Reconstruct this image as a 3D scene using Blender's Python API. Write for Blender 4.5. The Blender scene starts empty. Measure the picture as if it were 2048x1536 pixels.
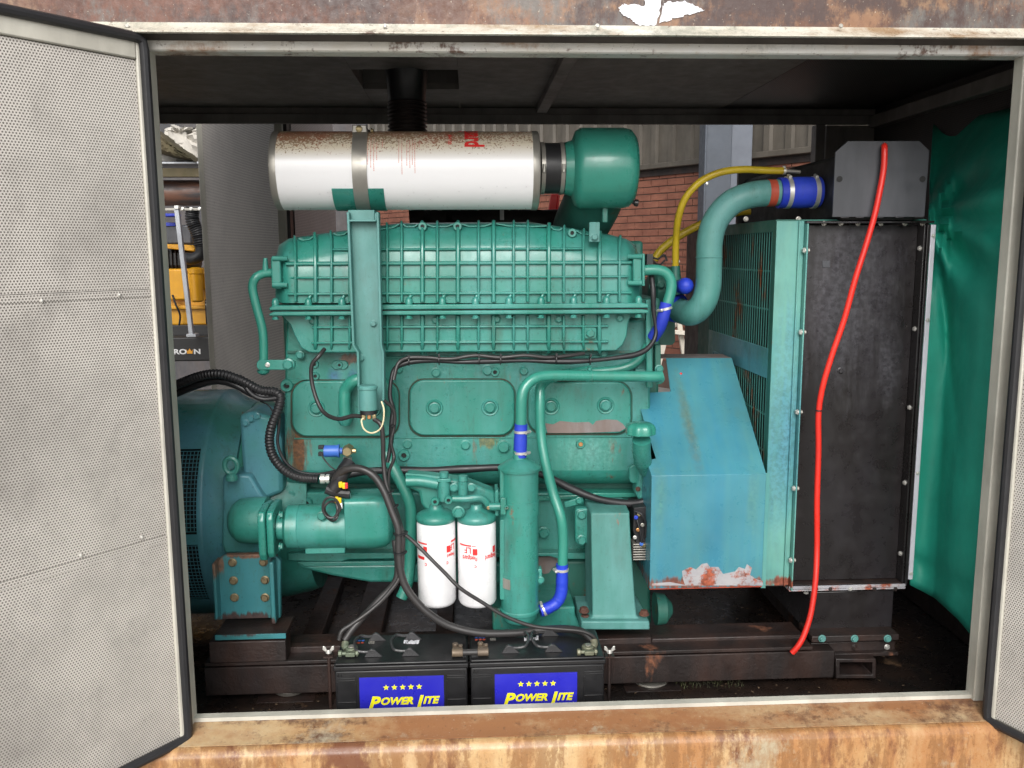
import bpy, bmesh, math, random
from mathutils import Vector, Matrix
random.seed(7)
sc = bpy.context.scene
COL = sc.collection
R = math.radians

# ------------------------------------------------------------------ camera, world, sun, exposure
CAMP = Vector((0.0, -2.0, 1.5)); FPX = 1750.0
_y, _p, _r = R(2.8), R(8.6), R(0.3)
FW = Vector((math.sin(_y)*math.cos(_p), math.cos(_y)*math.cos(_p), -math.sin(_p)))
_ri = Vector((math.cos(_y), -math.sin(_y), 0)); _up = _ri.cross(FW)
RI = math.cos(_r)*_ri - math.sin(_r)*_up
UP = math.sin(_r)*_ri + math.cos(_r)*_up
cd = bpy.data.cameras.new('camera'); cam = bpy.data.objects.new('camera', cd); COL.objects.link(cam)
cd.sensor_width = 36; cd.lens = FPX/2048*36; cd.clip_start = 0.02; cd.clip_end = 500
cam.matrix_world = Matrix(((RI.x, UP.x, -FW.x, CAMP.x), (RI.y, UP.y, -FW.y, CAMP.y), (RI.z, UP.z, -FW.z, CAMP.z), (0, 0, 0, 1)))
sc.camera = cam

w = bpy.data.worlds.new("World"); sc.world = w; w.use_nodes = True
nt = w.node_tree; nt.nodes.clear()
sky = nt.nodes.new('ShaderNodeTexSky'); sky.sky_type = 'NISHITA'; sky.sun_disc = False
SUN_EL, SUN_AZ = R(33), R(186)          # azimuth clockwise from +Y: behind the camera, a little to the left
sky.sun_elevation = SUN_EL; sky.sun_rotation = SUN_AZ; sky.dust_density = 3.0; sky.air_density = 1.0; sky.ozone_density = 1.0
hs = nt.nodes.new('ShaderNodeHueSaturation'); hs.inputs['Saturation'].default_value = 0.18
bg = nt.nodes.new('ShaderNodeBackground'); bg.inputs['Strength'].default_value = 0.13
wo = nt.nodes.new('ShaderNodeOutputWorld')
nt.links.new(sky.outputs[0], hs.inputs['Color']); nt.links.new(hs.outputs[0], bg.inputs[0]); nt.links.new(bg.outputs[0], wo.inputs[0])
sl = bpy.data.lights.new('sun', 'SUN'); sl.energy = 1.5; sl.angle = R(38); sl.color = (1.0, 0.97, 0.93)
sun = bpy.data.objects.new('sun', sl); COL.objects.link(sun)
sd = Vector((math.sin(SUN_AZ)*math.cos(SUN_EL), math.cos(SUN_AZ)*math.cos(SUN_EL), math.sin(SUN_EL)))
sun.rotation_euler = sd.to_track_quat('Z', 'Y').to_euler(); sun.location = (0, -6, 8)
sc.view_settings.view_transform = 'Standard'; sc.view_settings.look = 'None'; sc.view_settings.gamma = 1
sc.view_settings.use_curve_mapping = False
sc.view_settings.exposure = 0.56

# ------------------------------------------------------------------ measuring helpers
def ray(px, py): return (FW*FPX + RI*(px-1024) + UP*(768-py))
def A(px, py, Y):                       # the point at depth Y that stands there in the photograph
    d = ray(px, py); t = (Y-CAMP.y)/d.y
    return CAMP + d*t
def APL(px, py, p0, n):                 # same on a tilted plane
    d = ray(px, py); t = (p0-CAMP).dot(n)/d.dot(n)
    return CAMP + d*t
def AX(px, py, X):
    d = ray(px, py); t = (X-CAMP.x)/d.x
    return CAMP + d*t
def AZ(px, py, Z):
    d = ray(px, py); t = (Z-CAMP.z)/d.z
    return CAMP + d*t
def M(n, px, py, Y): return (A(px+n/2, py, Y)-A(px-n/2, py, Y)).length

# ------------------------------------------------------------------ mesh helpers
class MB:
    def __init__(s): s.v = []; s.f = []
    def add(s, vs, fs):
        b = len(s.v); s.v += [Vector(v) for v in vs]; s.f += [tuple(i+b for i in f) for f in fs]; return s
    def box(s, x0, x1, y0, y1, z0, z1):
        return s.add([(x0,y0,z0),(x1,y0,z0),(x1,y1,z0),(x0,y1,z0),(x0,y0,z1),(x1,y0,z1),(x1,y1,z1),(x0,y1,z1)],
                     [(0,3,2,1),(4,5,6,7),(0,1,5,4),(1,2,6,5),(2,3,7,6),(3,0,4,7)])
    def loft(s, rings, c0=True, c1=True, closed=False):
        n = len(rings[0]); vs = [v for r in rings for v in r]; fs = []
        m = len(rings)
        for k in range(m if closed else m-1):
            a = k*n; b = ((k+1) % m)*n
            for i in range(n):
                j = (i+1) % n
                fs.append((a+i, a+j, b+j, b+i))
        if not closed:
            if c0: fs.append(tuple(range(n))[::-1])
            if c1: fs.append(tuple((m-1)*n+i for i in range(n)))
        return s.add(vs, fs)
    def ext(s, pts, Y, d):              # outline given in photo pixels at depth Y, pushed straight back by d
        a = [A(x, y, Y) for x, y in pts]; b = [p+Vector((0, d, 0)) for p in a]
        return s.loft([a, b])
    def poly(s, pts, dv):
        a = [Vector(p) for p in pts]; b = [p+Vector(dv) for p in a]
        return s.loft([a, b])
    def cyl(s, p0, p1, r0, r1=None, n=20):
        return s.lathe(p0, Vector(p1)-Vector(p0), [(0, r0), ((Vector(p1)-Vector(p0)).length, r0 if r1 is None else r1)], n)
    def lathe(s, o, ax, prof, n=32, a0=0, cap=True):
        o = Vector(o); ax = Vector(ax).normalized()
        t = Vector((0, 0, 1)) if abs(ax.z) < .9 else Vector((0, 1, 0))
        u = ax.cross(t).normalized(); v = ax.cross(u)
        rings = [[o+ax*t_+(u*math.cos(a0+2*math.pi*i/n)+v*math.sin(a0+2*math.pi*i/n))*max(r, 1e-4) for i in range(n)] for t_, r in prof]
        return s.loft(rings, cap, cap)
    def tube(s, pts, r, n=10, sub=6, rf=None, smooth=True):
        P = [Vector(p) for p in pts]; Q = []
        if smooth and len(P) > 2:
            E = [P[0]*2-P[1]] + P + [P[-1]*2-P[-2]]
            for i in range(1, len(E)-2):
                a, b, c, d = E[i-1:i+3]
                for k in range(sub):
                    t = k/sub
                    Q.append(0.5*((2*b)+(c-a)*t+(2*a-5*b+4*c-d)*t*t+(3*b-a-3*c+d)*t**3))
            Q.append(P[-1])
        else: Q = P
        rings = []; L = 0; T = (Q[1]-Q[0]).normalized()
        u = T.cross(Vector((0.13, 0.2, 1))).normalized()
        for i, q in enumerate(Q):
            T2 = ((Q[min(i+1, len(Q)-1)]-Q[max(i-1, 0)])).normalized()
            u = (u-T2*u.dot(T2)).normalized(); v = T2.cross(u)
            if i: L += (q-Q[i-1]).length
            rr = rf(L) if rf else r
            rings.append([q+(u*math.cos(2*math.pi*k/n)+v*math.sin(2*math.pi*k/n))*rr for k in range(n)])
        return s.loft(rings)
    def rib(s, pts, w, h, w2=None):     # raised rib on a surface facing -Y
        w2 = w*.6 if w2 is None else w2
        rings = []; P = [Vector(p) for p in pts]
        for i, p in enumerate(P):
            t = (P[min(i+1, len(P)-1)]-P[max(i-1, 0)]).normalized()
            nrm = Vector((0, -1, 0)); sd_ = t.cross(nrm).normalized(); nr = sd_.cross(t).normalized()
            if nr.y > 0: nr = -nr
            rings.append([p-sd_*w/2-nr*.004, p+sd_*w/2-nr*.004, p+sd_*w2/2+nr*h, p-sd_*w2/2+nr*h])
        return s.loft(rings)

WL = {}
def w_of(o): return WL[o.name]
def obj(name, mb, m, parent=None, bevel=0.0, ang=35, label=None, seg=2, uvf=None):
    me = bpy.data.meshes.new(name)
    xs = [v.x for v in mb.v]; ys = [v.y for v in mb.v]; zs = [v.z for v in mb.v]
    c = Vector(((min(xs)+max(xs))/2, (min(ys)+max(ys))/2, (min(zs)+max(zs))/2))
    if parent is None: c.z = min(zs)
    me.from_pydata([v-c for v in mb.v], [], mb.f)
    bm = bmesh.new(); bm.from_mesh(me); bmesh.ops.recalc_face_normals(bm, faces=bm.faces)
    if uvf:
        L = bm.loops.layers.uv.new('UVMap')
        for f in bm.faces:
            for l in f.loops: l[L].uv = uvf(l.vert.co+c)
    bm.to_mesh(me); bm.free()
    me.materials.append(m)
    if ang: me.shade_smooth(); me.set_sharp_from_angle(angle=R(ang))
    o = bpy.data.objects.new(name, me); COL.objects.link(o)
    o.location = c if parent is None else c-w_of(parent)
    if parent: o.parent = parent
    WL[o.name] = c
    if bevel:
        b = o.modifiers.new('bevel', 'BEVEL'); b.width = bevel; b.segments = seg; b.limit_method = 'ANGLE'; b.angle_limit = R(28); b.harden_normals = False
    if label: o['label'] = label
    return o
def tag(o, label, cat, group=None):
    o['label'] = label; o['category'] = cat
    if group: o['group'] = group
    return o
def thing(name, label, cat, loc, group=None):
    o = bpy.data.objects.new(name, None); COL.objects.link(o); o.empty_display_size = .1
    o.location = loc; WL[o.name] = Vector(loc)
    return tag(o, label, cat, group)
def struct(name, mb, m, **k):
    o = obj(name, mb, m, **k); o['kind'] = 'structure'; return o
_cache = {}
def inst(name, key, fn, m, loc, parent, scale=1, rot=None):
    k = (key, m.name)
    if k not in _cache:
        mb = fn(); me = bpy.data.meshes.new(name); me.from_pydata(mb.v, [], mb.f)
        bm = bmesh.new(); bm.from_mesh(me); bmesh.ops.recalc_face_normals(bm, faces=bm.faces); bm.to_mesh(me); bm.free()
        me.shade_smooth(); me.set_sharp_from_angle(angle=R(35)); me.materials.append(m); _cache[k] = me
    o = bpy.data.objects.new(name, _cache[k]); COL.objects.link(o)
    o.location = Vector(loc)-(w_of(parent) if parent else Vector((0, 0, 0))); o.scale = (scale,)*3
    if parent: o.parent = parent
    WL[o.name] = Vector(loc)
    if rot: o.rotation_euler = rot
    return o
def bolt_m():                           # hex bolt with washer, head towards -Y, unit radius
    m = MB(); m.lathe((0, .15, 0), (0, -1, 0), [(0, 1.25), (.3, 1.25), (.36, 1.15)], 20)
    m.lathe((0, -.15, 0), (0, -1, 0), [(0, 1.0), (.62, 1.0), (.78, .82)], 6, .3); return m
def plug_m():
    m = MB(); m.lathe((0, .1, 0), (0, -1, 0), [(0, 1.15), (.25, 1.15), (.3, .95), (.55, .95), (.7, .8)], 24); return m
def ring_m():                           # boss with a hole
    m = MB(); m.lathe((0, .3, 0), (0, -1, 0), [(0, 1.05), (.6, 1.0), (.75, .88), (.75, .45), (.2, .42)], 24); return m
def hole_m():
    m = MB(); m.lathe((0, 0, 0), (0, -1, 0), [(0, .42), (.06, .42)], 16); return m
def bolt(px, py, Y, rpx, parent, m, name='bolt', fn=bolt_m, rot=None):
    return inst(name, fn.__name__, fn, m, A(px, py, Y), parent, M(rpx, px, py, Y), rot or (0, random.uniform(0, 1), 0))
def bossed_hole(px, py, Y, rpx, parent, m, dark):
    b = inst('boss', 'ring', ring_m, m, A(px, py, Y), parent, M(rpx, px, py, Y))
    s_ = M(rpx, px, py, Y)
    inst('bore', 'hole', hole_m, dark, A(px, py, Y)-Vector((0, s_*.05, 0)), parent, s_)
    return b
def text2d(s, size, off=0.0, shear=0.0, sp=1.0):
    cu = bpy.data.curves.new('t', 'FONT'); cu.body = s; cu.size = size; cu.offset = off; cu.shear = shear; cu.space_character = sp
    cu.resolution_u = 3
    o = bpy.data.objects.new('t', cu); COL.objects.link(o)
    dg = bpy.context.evaluated_depsgraph_get(); me = bpy.data.meshes.new_from_object(o.evaluated_get(dg))
    vs = [(v.co.x, v.co.y) for v in me.vertices]; fs = [tuple(p.vertices) for p in me.polygons]
    bpy.data.objects.remove(o); bpy.data.curves.remove(cu); bpy.data.meshes.remove(me)
    return vs, fs
def lettering(strs, fmap, name, m, parent):
    """strs: [(string, size, offset, shear, u0, v0, sx)] laid out in a plane and mapped by fmap(u, v) onto the thing"""
    mb = MB()
    for s, size, off, sh, u0, v0, sx in strs:
        vs, fs = text2d(s, size, off, sh)
        mb.add([fmap(u0+x*sx, v0+y) for x, y in vs], fs)
    return obj(name, mb, m, parent, ang=0)

# ------------------------------------------------------------------ materials
def newmat(name):
    m = bpy.data.materials.new(name); m.use_nodes = True
    n = m.node_tree; b = n.nodes['Principled BSDF']; return m, n, b
def N(n, t, **k):
    x = n.nodes.new(t)
    for a, v in k.items():
        if a.startswith('_'): x.inputs[a[1:]].default_value = v
        else: setattr(x, a, v)
    return x
def noise(n, pos, sc_, detail=4, rough=.55, stretch=(1, 1, 1), off=0):
    mp = N(n, 'ShaderNodeMapping'); mp.inputs['Scale'].default_value = stretch; mp.inputs['Location'].default_value = (off, off*1.7, off*.6)
    n.links.new(pos, mp.inputs[0])
    t = N(n, 'ShaderNodeTexNoise'); t.inputs['Scale'].default_value = sc_; t.inputs['Detail'].default_value = detail; t.inputs['Roughness'].default_value = rough
    n.links.new(mp.outputs[0], t.inputs['Vector']); return t.outputs['Fac']
def ramp(n, fac, stops, interp='LINEAR'):
    r = N(n, 'ShaderNodeValToRGB'); r.color_ramp.interpolation = interp
    e = r.color_ramp.elements
    while len(e) < len(stops): e.new(.5)
    for i, (p, c) in enumerate(stops):
        e[i].position = p; e[i].color = (c, c, c, 1) if isinstance(c, (int, float)) else (*c, 1)
    n.links.new(fac, r.inputs[0]); return r.outputs['Color']
def mixc(n, fac, a, b, mode='MIX'):
    x = N(n, 'ShaderNodeMix', data_type='RGBA', blend_type=mode)
    for s_, v in ((0, fac), (6, a), (7, b)):
        if isinstance(v, (int, float)): x.inputs[s_].default_value = v if s_ == 0 else (v, v, v, 1)
        elif isinstance(v, tuple): x.inputs[s_].default_value = (*v, 1)
        else: n.links.new(v, x.inputs[s_])
    return x.outputs[2]
def bump(n, b, h, strength, dist=.002):
    bp = N(n, 'ShaderNodeBump'); bp.inputs['Strength'].default_value = strength; bp.inputs['Distance'].default_value = dist
    n.links.new(h, bp.inputs['Height']); n.links.new(bp.outputs[0], b.inputs['Normal'])
RUST = (.16, .055, .02)
def paint(name, c, c2=None, rough=.4, metal=0.0, streak=(6, 6, 1.2), c2lo=.42, c2hi=.62, rust=0.0, rustc=RUST, rsc=14, dirt=.25, dirtc=(.05, .035, .02),
          bsc=60, bs=.15, spec=.5, chips=None, chipsc=9, coat=0.0, rstretch=(1, 1, .5), stains=None, grit=0.0):
    m, n, b = newmat(name)
    pos = N(n, 'ShaderNodeNewGeometry').outputs['Position']
    col = c
    if c2: col = mixc(n, ramp(n, noise(n, pos, 1.6, 5, .6, streak), [(c2lo, 0), (c2hi, 1)]), c, c2)
    # slow tone drift of the paint
    col = mixc(n, 1.0, col, ramp(n, noise(n, pos, 4, 5, .6, off=3), [(.3, .80), (.7, 1.12)]), 'MULTIPLY')
    if dirt: col = mixc(n, ramp(n, noise(n, pos, 9, 8, .72, (1, 1, .35), 7), [(.56, 0), (.78, dirt)]), col, dirtc)
    if grit:
        col = mixc(n, ramp(n, noise(n, pos, 95, 4, .7, off=51), [(.60, 0), (.70, grit)]), col, tuple(v*.30 for v in c))
        col = mixc(n, ramp(n, noise(n, pos, 17, 8, .8, (1.6, 1.6, .28), 61), [(.55, 0), (.70, grit*.8)]), col, (.035, .060, .035))
        col = mixc(n, ramp(n, noise(n, pos, 26, 6, .75, (1.4, 1.4, .3), 71), [(.60, 0), (.74, grit*.22)]), col, tuple(min(1, v*1.25+.07) for v in c))
    if chips: col = mixc(n, ramp(n, noise(n, pos, chipsc, 7, .65, off=11), [(1-chips[0]-.01, 0), (1-chips[0]+.01, 1)]), col, chips[1])
    rf = None
    if rust:
        rf = ramp(n, noise(n, pos, rsc, 9, .7, rstretch, 23), [(.72-rust*.35, 0), (.80-rust*.35, 1)])
        rc = ramp(n, noise(n, pos, rsc*6, 4, .6), [(.3, tuple(x*.45 for x in rustc)), (.7, tuple(min(1, x*1.7) for x in rustc))])
        col = mixc(n, rf, col, rc)
    for (px, py, Y, rx, rz, amt, sc_col) in (stains or ()):
        c_ = A(px, py, Y); sp = N(n, 'ShaderNodeSeparateXYZ'); n.links.new(pos, sp.inputs[0])
        def mth(op, a, b2=None):
            x = N(n, 'ShaderNodeMath', operation=op)
            for i, v in enumerate((a, b2)):
                if v is None: continue
                if isinstance(v, (int, float)): x.inputs[i].default_value = v
                else: n.links.new(v, x.inputs[i])
            return x.outputs[0]
        dx = mth('DIVIDE', mth('SUBTRACT', sp.outputs[0], c_.x), rx); dz = mth('DIVIDE', mth('SUBTRACT', sp.outputs[2], c_.z), rz)
        rr_ = mth('SUBTRACT', 1.0, mth('SQRT', mth('ADD', mth('MULTIPLY', dx, dx), mth('MULTIPLY', dz, dz))))
        q_ = mth('ADD', mth('MULTIPLY', rr_, .45), noise(n, pos, 52, 7, .75, (1, 1, .12), px))
        sf = ramp(n, q_, [(.60, 0), (.72, amt)] if amt > .55 else [(.42, 0), (1.0, amt*1.6)])
        col = mixc(n, sf, col, mixc(n, ramp(n, noise(n, pos, 90, 4, .6), [(.4, 0), (.6, 1)]), tuple(v*.5 for v in sc_col), sc_col))
    n.links.new(col, b.inputs['Base Color']) if not isinstance(col, tuple) else None
    rr = ramp(n, noise(n, pos, 22, 5, .6, off=5), [(.3, max(.03, rough-.10)), (.7, min(1, rough+.14))])
    if grit: rr = mixc(n, ramp(n, noise(n, pos, 6, 7, .7, (1, 1, .5), 41), [(.42, 0), (.62, .8)]), rr, min(1, rough+.32))
    if rf: rr = mixc(n, rf, rr, .85)
    n.links.new(rr, b.inputs['Roughness'])
    b.inputs['Metallic'].default_value = metal; b.inputs['Specular IOR Level'].default_value = spec
    b.inputs['Coat Weight'].default_value = coat; b.inputs['Coat Roughness'].default_value = .12
    if bs: bump(n, b, noise(n, pos, bsc, 5, .6), bs, .0015)
    return m
TEAL = (.027, .212, .166)
teal = paint('teal_engine_paint', TEAL, (.050, .245, .21), .27, rust=.18, grit=.5, dirt=.7, streak=(7, 7, 1), bs=.35, bsc=45, coat=.25)
tealcast = paint('teal_cast_paint', TEAL, (.05, .25, .215), .33, grit=.7, rust=.30, rsc=8, dirt=.6, bs=.8, bsc=70, coat=.2, rstretch=(1.2, 1.2, .35))
blockpaint = paint('teal_block_paint', TEAL, (.06, .25, .23), .32, grit=.7, rust=.30, rsc=8, dirt=.65, bs=.9, bsc=60, coat=.2, rstretch=(1.2, 1.2, .3),
    stains=((598, 900, .52, .045, .12, .95, (.17, .065, .02)), (583, 960, .52, .030, .10, .8, (.20, .09, .03)), (700, 718, .52, .06, .020, .8, (.20, .06, .02)), (668, 752, .52, .025, .022, .5, (.05, .12, .32)), (710, 752, .52, .025, .022, .5, (.05, .12, .32)),
            (975, 880, .52, .04, .04, .7, (.20, .15, .03)), (1180, 900, .52, .10, .07, .35, (.16, .38, .33)), (830, 790, .52, .02, .06, .6, (.16, .08, .03))))
tealpipe = paint('teal_pipe_paint', (.032, .235, .178), None, .25, grit=.3, dirt=.3, bs=.2, coat=.4)
tealfade = paint('faded_teal_paint', (.10, .27, .255), (.06, .21, .185), .42, grit=.4, rust=.12, dirt=.35, rustc=(.30, .07, .03))
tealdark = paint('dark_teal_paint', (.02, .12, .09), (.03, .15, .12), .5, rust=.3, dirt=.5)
tealpost = paint('pale_teal_sheet_paint', (.13, .34, .29), (.08, .27, .26), .38, rust=.12, dirt=.25, rustc=(.30, .08, .04), stains=((1575, 1165, .37, .09, .028, .95, (.26, .06, .03)), (1570, 860, .37, .05, .35, .5, (.09, .27, .38))))
RS_ = (.26, .07, .03)
bluesheet = paint('blue_green_sheet_paint', (.042, .205, .29), (.075, .25, .265), .32, streak=(9, 1.2, .30), c2lo=.36, c2hi=.66, rust=.04, dirt=.28, dirtc=(.10, .14, .05), bs=.12, stains=((1385, 1166, .33, .22, .030, .9, RS_), (1490, 1164, .33, .08, .024, .9, RS_), (1385, 850, .43, .018, .12, .35, (.16, .13, .04)), (1320, 1000, .33, .02, .14, .22, (.14, .30, .14)), (1505, 1010, .33, .02, .12, .2, (.16, .30, .13))))
bluecast = paint('blue_green_cast_paint', (.085, .275, .335), (.055, .24, .21), .34, grit=.6, streak=(3, 3, 2), rust=.22, dirt=.5, bs=.6, coat=.2, rustc=(.18, .08, .03))
bracket = paint('blue_green_bracket_paint', (.035, .19, .215), (.03, .16, .17), .42, grit=.5, rust=.24, dirt=.5, stains=((495, 1236, .36, .13, .025, .95, (.07, .035, .03)), (500, 1110, .36, .13, .014, .9, (.19, .08, .04)), (432, 1130, .34, .03, .05, .8, (.20, .08, .03))))
black = paint('black_plastic', (.012, .012, .013), None, .38, dirt=.5, dirtc=(.05, .05, .05), bs=.2)
rubber = paint('black_rubber', (.016, .016, .018), None, .42, dirt=.4, dirtc=(.06, .05, .045), bs=.25)
cablem = paint('grey_black_cable', (.030, .028, .028), None, .38, dirt=.4, dirtc=(.09, .075, .06), bs=.2)
blacksheet = paint('black_sheet_paint', (.013, .011, .011), (.020, .018, .020), .30, streak=(3, 3, 1.0), stains=((1690, 560, .41, .16, .30, .5, (.085, .083, .095)), (1775, 735, .41, .035, .11, .5, (.075, .073, .083)), (1670, 640, .41, .06, .16, .5, (.075, .073, .083))), dirt=.12, dirtc=(.06, .06, .065), bs=.08)
greyplate = paint('charcoal_plate', (.045, .048, .055), (.065, .068, .078), .45, dirt=.4, dirtc=(.02, .02, .02), chips=(.27, (.25, .25, .26)))
rustbeam = paint('rusty_dark_beam', (.017, .012, .011), (.034, .018, .014), .50, rust=.28, rsc=9, dirt=.6, dirtc=(.012, .012, .016), bs=1.0, bsc=90, rustc=(.13, .05, .025))
darkfloor = paint('oily_dark_floor', (.014, .011, .010), (.035, .020, .014), .28, streak=(2, 2, 2), rust=.22, rsc=7, dirt=.5, bs=.8, rustc=(.09, .05, .025))
silver = paint('zinc_plated_steel', (.70, .69, .65), None, .33, .65, rust=.05, dirt=.3, bs=.1)
dullsteel = paint('dull_steel', (.36, .345, .31), None, .38, .6, dirt=.4, rust=.12, bs=.3)
brass = paint('weathered_brass', (.42, .33, .18), (.25, .22, .13), .42, .8, dirt=.4, bs=.4)
boltbrass = paint('tarnished_bolt', (.24, .19, .11), None, .45, .6, dirt=.4, bs=.2)
bluehose = paint('blue_silicone_hose', (.014, .034, .43), (.018, .05, .50), .42, grit=.35, dirt=.45, dirtc=(.01, .015, .15), bs=.35, bsc=200)
bluesensor = paint('blue_sensor_plastic', (.045, .14, .50), None, .42, dirt=.3)
redhose = paint('red_rubber_hose', (.72, .030, .018), (.62, .022, .015), .33, dirt=.15, bs=.1)
redlead = paint('red_lead_primer', (.40, .065, .03), (.33, .04, .02), .6, dirt=.5, rust=.2)
redplastic = paint('red_plastic', (.65, .03, .03), None, .4, dirt=.1)
yellowhose = paint('yellow_rubber_hose', (.55, .40, .02), (.46, .32, .02), .4, dirt=.35, bs=.1)
yellowgen = paint('yellow_engine_paint', (.62, .30, .008), (.55, .25, .006), .38, dirt=.4)
yellowtag = paint('yellow_crimp', (.75, .50, .01), None, .4, dirt=.1)
copper = paint('copper_terminal', (.55, .28, .12), None, .35, .9, dirt=.2)
creamwire = paint('cream_wire', (.72, .62, .38), None, .45, dirt=.1)
white = paint('white_filter_enamel', (.82, .82, .83), None, .28, dirt=.04, dirtc=(.4, .38, .35), bs=.05)
whiteflake = paint('white_flaking_paint', (.80, .80, .84), None, .5, dirt=.2, dirtc=(.35, .35, .4), bs=.8)
alustrip = paint('aluminium_strip', (.62, .62, .68), None, .42, .2, dirt=.3, rust=.05)
blueprint = paint('blue_label_print', (.022, .022, .42), None, .33, dirt=.04, bs=.03)
yellowprint = paint('yellow_label_print', (.86, .80, .02), None, .4, dirt=0, bs=0)
redprint = paint('red_label_print', (.78, .03, .03), None, .45, dirt=0, bs=0)
redfade = paint('faded_red_print', (.70, .22, .18), (.75, .45, .38), .5, streak=(40, 40, 40), dirt=.1, bs=0)
whiteprint = paint('white_label_print', (.8, .8, .8), None, .4, dirt=0, bs=0)
orangeprint = paint('orange_crown_print', (.85, .38, .02), None, .4, dirt=0, bs=0)
bore = paint('dark_bore', (.010, .010, .010), None, .7, dirt=0, bs=0)
baremetal = paint('bare_flaked_metal', (.17, .13, .115), (.22, .20, .20), .6, rust=.2, dirt=.4, bs=.6)
chipedge = paint('rusted_paint_edge', (.38, .37, .38), (.30, .30, .33), .6, streak=(9, 9, 9), rust=.62, rsc=16, rustc=(.24, .06, .03), dirt=.2, bs=.6, rstretch=(1, 1, 1))
columnshade = paint('column_paint_shaded', (.055, .066, .085), None, .5, dirt=.2)  # column grey darkened to stand for its shaded faces
columnlit = paint('column_paint_lit', (.105, .118, .145), None, .5, dirt=.2)  # same column grey lightened to stand for its lit flange
cladm = paint('brown_cladding', (.075, .065, .052), (.095, .083, .068), .5, dirt=.35, bs=.05)
brickm = paint('red_brick', (.19, .070, .045), (.24, .095, .06), .85, streak=(3, 3, 9), dirt=.4, dirtc=(.12, .05, .03), bs=1.2, bsc=80)
lugm = paint('brown_oxidised_lug', (.20, .15, .10), (.13, .10, .075), .5, .35, dirt=.5, bs=.5)
rustbolt = paint('rusty_bolt_head', (.13, .05, .028), (.08, .035, .025), .75, dirt=.4, bs=.8)
highlightblack = paint('highlight_black_plastic', (.040, .040, .042), None, .30, dirt=.3, dirtc=(.09, .09, .09), bs=.2)  # black lightened to stand in for highlights along the ears and handles
mortar = paint('dark_mortar', (.11, .07, .055), None, .9, dirt=.3, bs=.5)
woodwhite = paint('white_painted_wood', (.72, .66, .56), None, .6, dirt=.3)
clothwhite = paint('dusty_white_sheet', (.55, .52, .47), (.48, .45, .40), .8, dirt=.3, bs=.8, bsc=12)
olive = paint('olive_canvas', (.07, .06, .03), (.10, .08, .045), .85, dirt=.3)
galv = paint('galvanised_steel', (.42, .44, .47), None, .45, .5, dirt=.25)
tarpm = paint('green_tarpaulin', (.022, .42, .30), (.022, .34, .245), .55, streak=(3, 3, 1), dirt=.25, dirtc=(.008, .09, .065), bs=.5, bsc=35)
inner = paint('dark_inner_lining', (.17, .15, .135), (.21, .185, .165), .62, dirt=.4, dirtc=(.015, .012, .012), bs=.5)
innerbeam = paint('dull_inner_frame', (.20, .18, .165), (.15, .13, .12), .6, dirt=.5, dirtc=(.02, .016, .015), rust=.08, bs=.3)
jambm = paint('cream_frame_paint', (.56, .54, .47), (.46, .44, .38), .45, dirt=.3, rust=.10, rsc=7, rustc=(.22, .10, .04), bs=.2)
concrete = paint('yard_concrete', (.30, .29, .27), (.24, .23, .21), .85, dirt=.4, bs=.8)
moss = paint('damp_moss', (.05, .055, .02), (.03, .03, .015), .9, dirt=.4, bs=1.5, bsc=120)
roughwood = paint('damp_timber', (.13, .085, .05), None, .8, dirt=.5)

# the rusted outer skin of the housing
def skin(name, cols, cov, streak, seed=0, sc_=1.6, rough=.42, speck=.55, soft=1.0, grain=.5):
    """cols = cream, tan, orange rust, dark rust, grey; cov = how far tan / orange / dark / grey spread"""
    m, n, b = newmat(name)
    pos = N(n, 'ShaderNodeNewGeometry').outputs['Position']
    def lay(col, c, f_sc, st, edge, cv, off, fine=.30, amt=.95):
        f1 = noise(n, pos, f_sc, 6, .62, st, seed+off); f2 = noise(n, pos, 42, 8, .78, (1, 1, .45), seed+off+2)
        mx = N(n, 'ShaderNodeMath', operation='MULTIPLY_ADD'); n.links.new(f2, mx.inputs[0]); mx.inputs[1].default_value = fine; n.links.new(f1, mx.inputs[2])
        t = .5+fine*.5+(.5-cv)*.42; edge = edge*soft
        return mixc(n, ramp(n, mx.outputs[0], [(t-edge, 0), (t+edge, amt)]), col, c)
    col = lay(cols[0], cols[1], sc_, streak, .11, cov[0], 0)
    col = lay(col, cols[2], sc_*1.5, streak, .06, cov[1], 5)
    col = lay(col, tuple(v*.6 for v in cols[2]), sc_*4, (streak[0]*1.6, 1, streak[2]*.6), .03, cov[1]*.8, 9, grain, .7)
    col = lay(col, cols[3], sc_*2.2, streak, .035, cov[2], 13, .5)
    col = lay(col, cols[4], sc_*1.2, (1, 1, 1.4), .03, cov[3], 17, .4, .85)
    col = mixc(n, ramp(n, noise(n, pos, 75, 3, .6, off=seed+19), [(.64, 0), (.69, speck)]), col, (.085, .045, .03))
    col = mixc(n, ramp(n, noise(n, pos, 130, 3, .7, off=seed+29), [(.66, 0), (.70, speck)]), col, (.55, .50, .40))
    n.links.new(col, b.inputs['Base Color'])
    fine = noise(n, pos, 60, 8, .75, off=seed+4)
    n.links.new(ramp(n, fine, [(.3, rough-.14), (.7, rough+.24)]), b.inputs['Roughness'])
    bump(n, b, fine, .55, .0012)
    return m
skin_low = skin('rust_stained_lower_skin', ((.58, .46, .28), (.52, .33, .15), (.38, .18, .07), (.16, .062, .032), (.42, .36, .25)), (.72, .62, .34, .22), (2.6, 1, .7), 2, 1.5, .30, speck=.3, soft=1.6, grain=.8)
skin_top = skin('rusted_upper_skin', ((.30, .24, .15), (.24, .12, .06), (.125, .045, .027), (.055, .030, .026), (.125, .12, .11)), (.78, .60, .42, .34), (.8, 1, 1.8), 6, soft=1.4, grain=.8)
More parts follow.
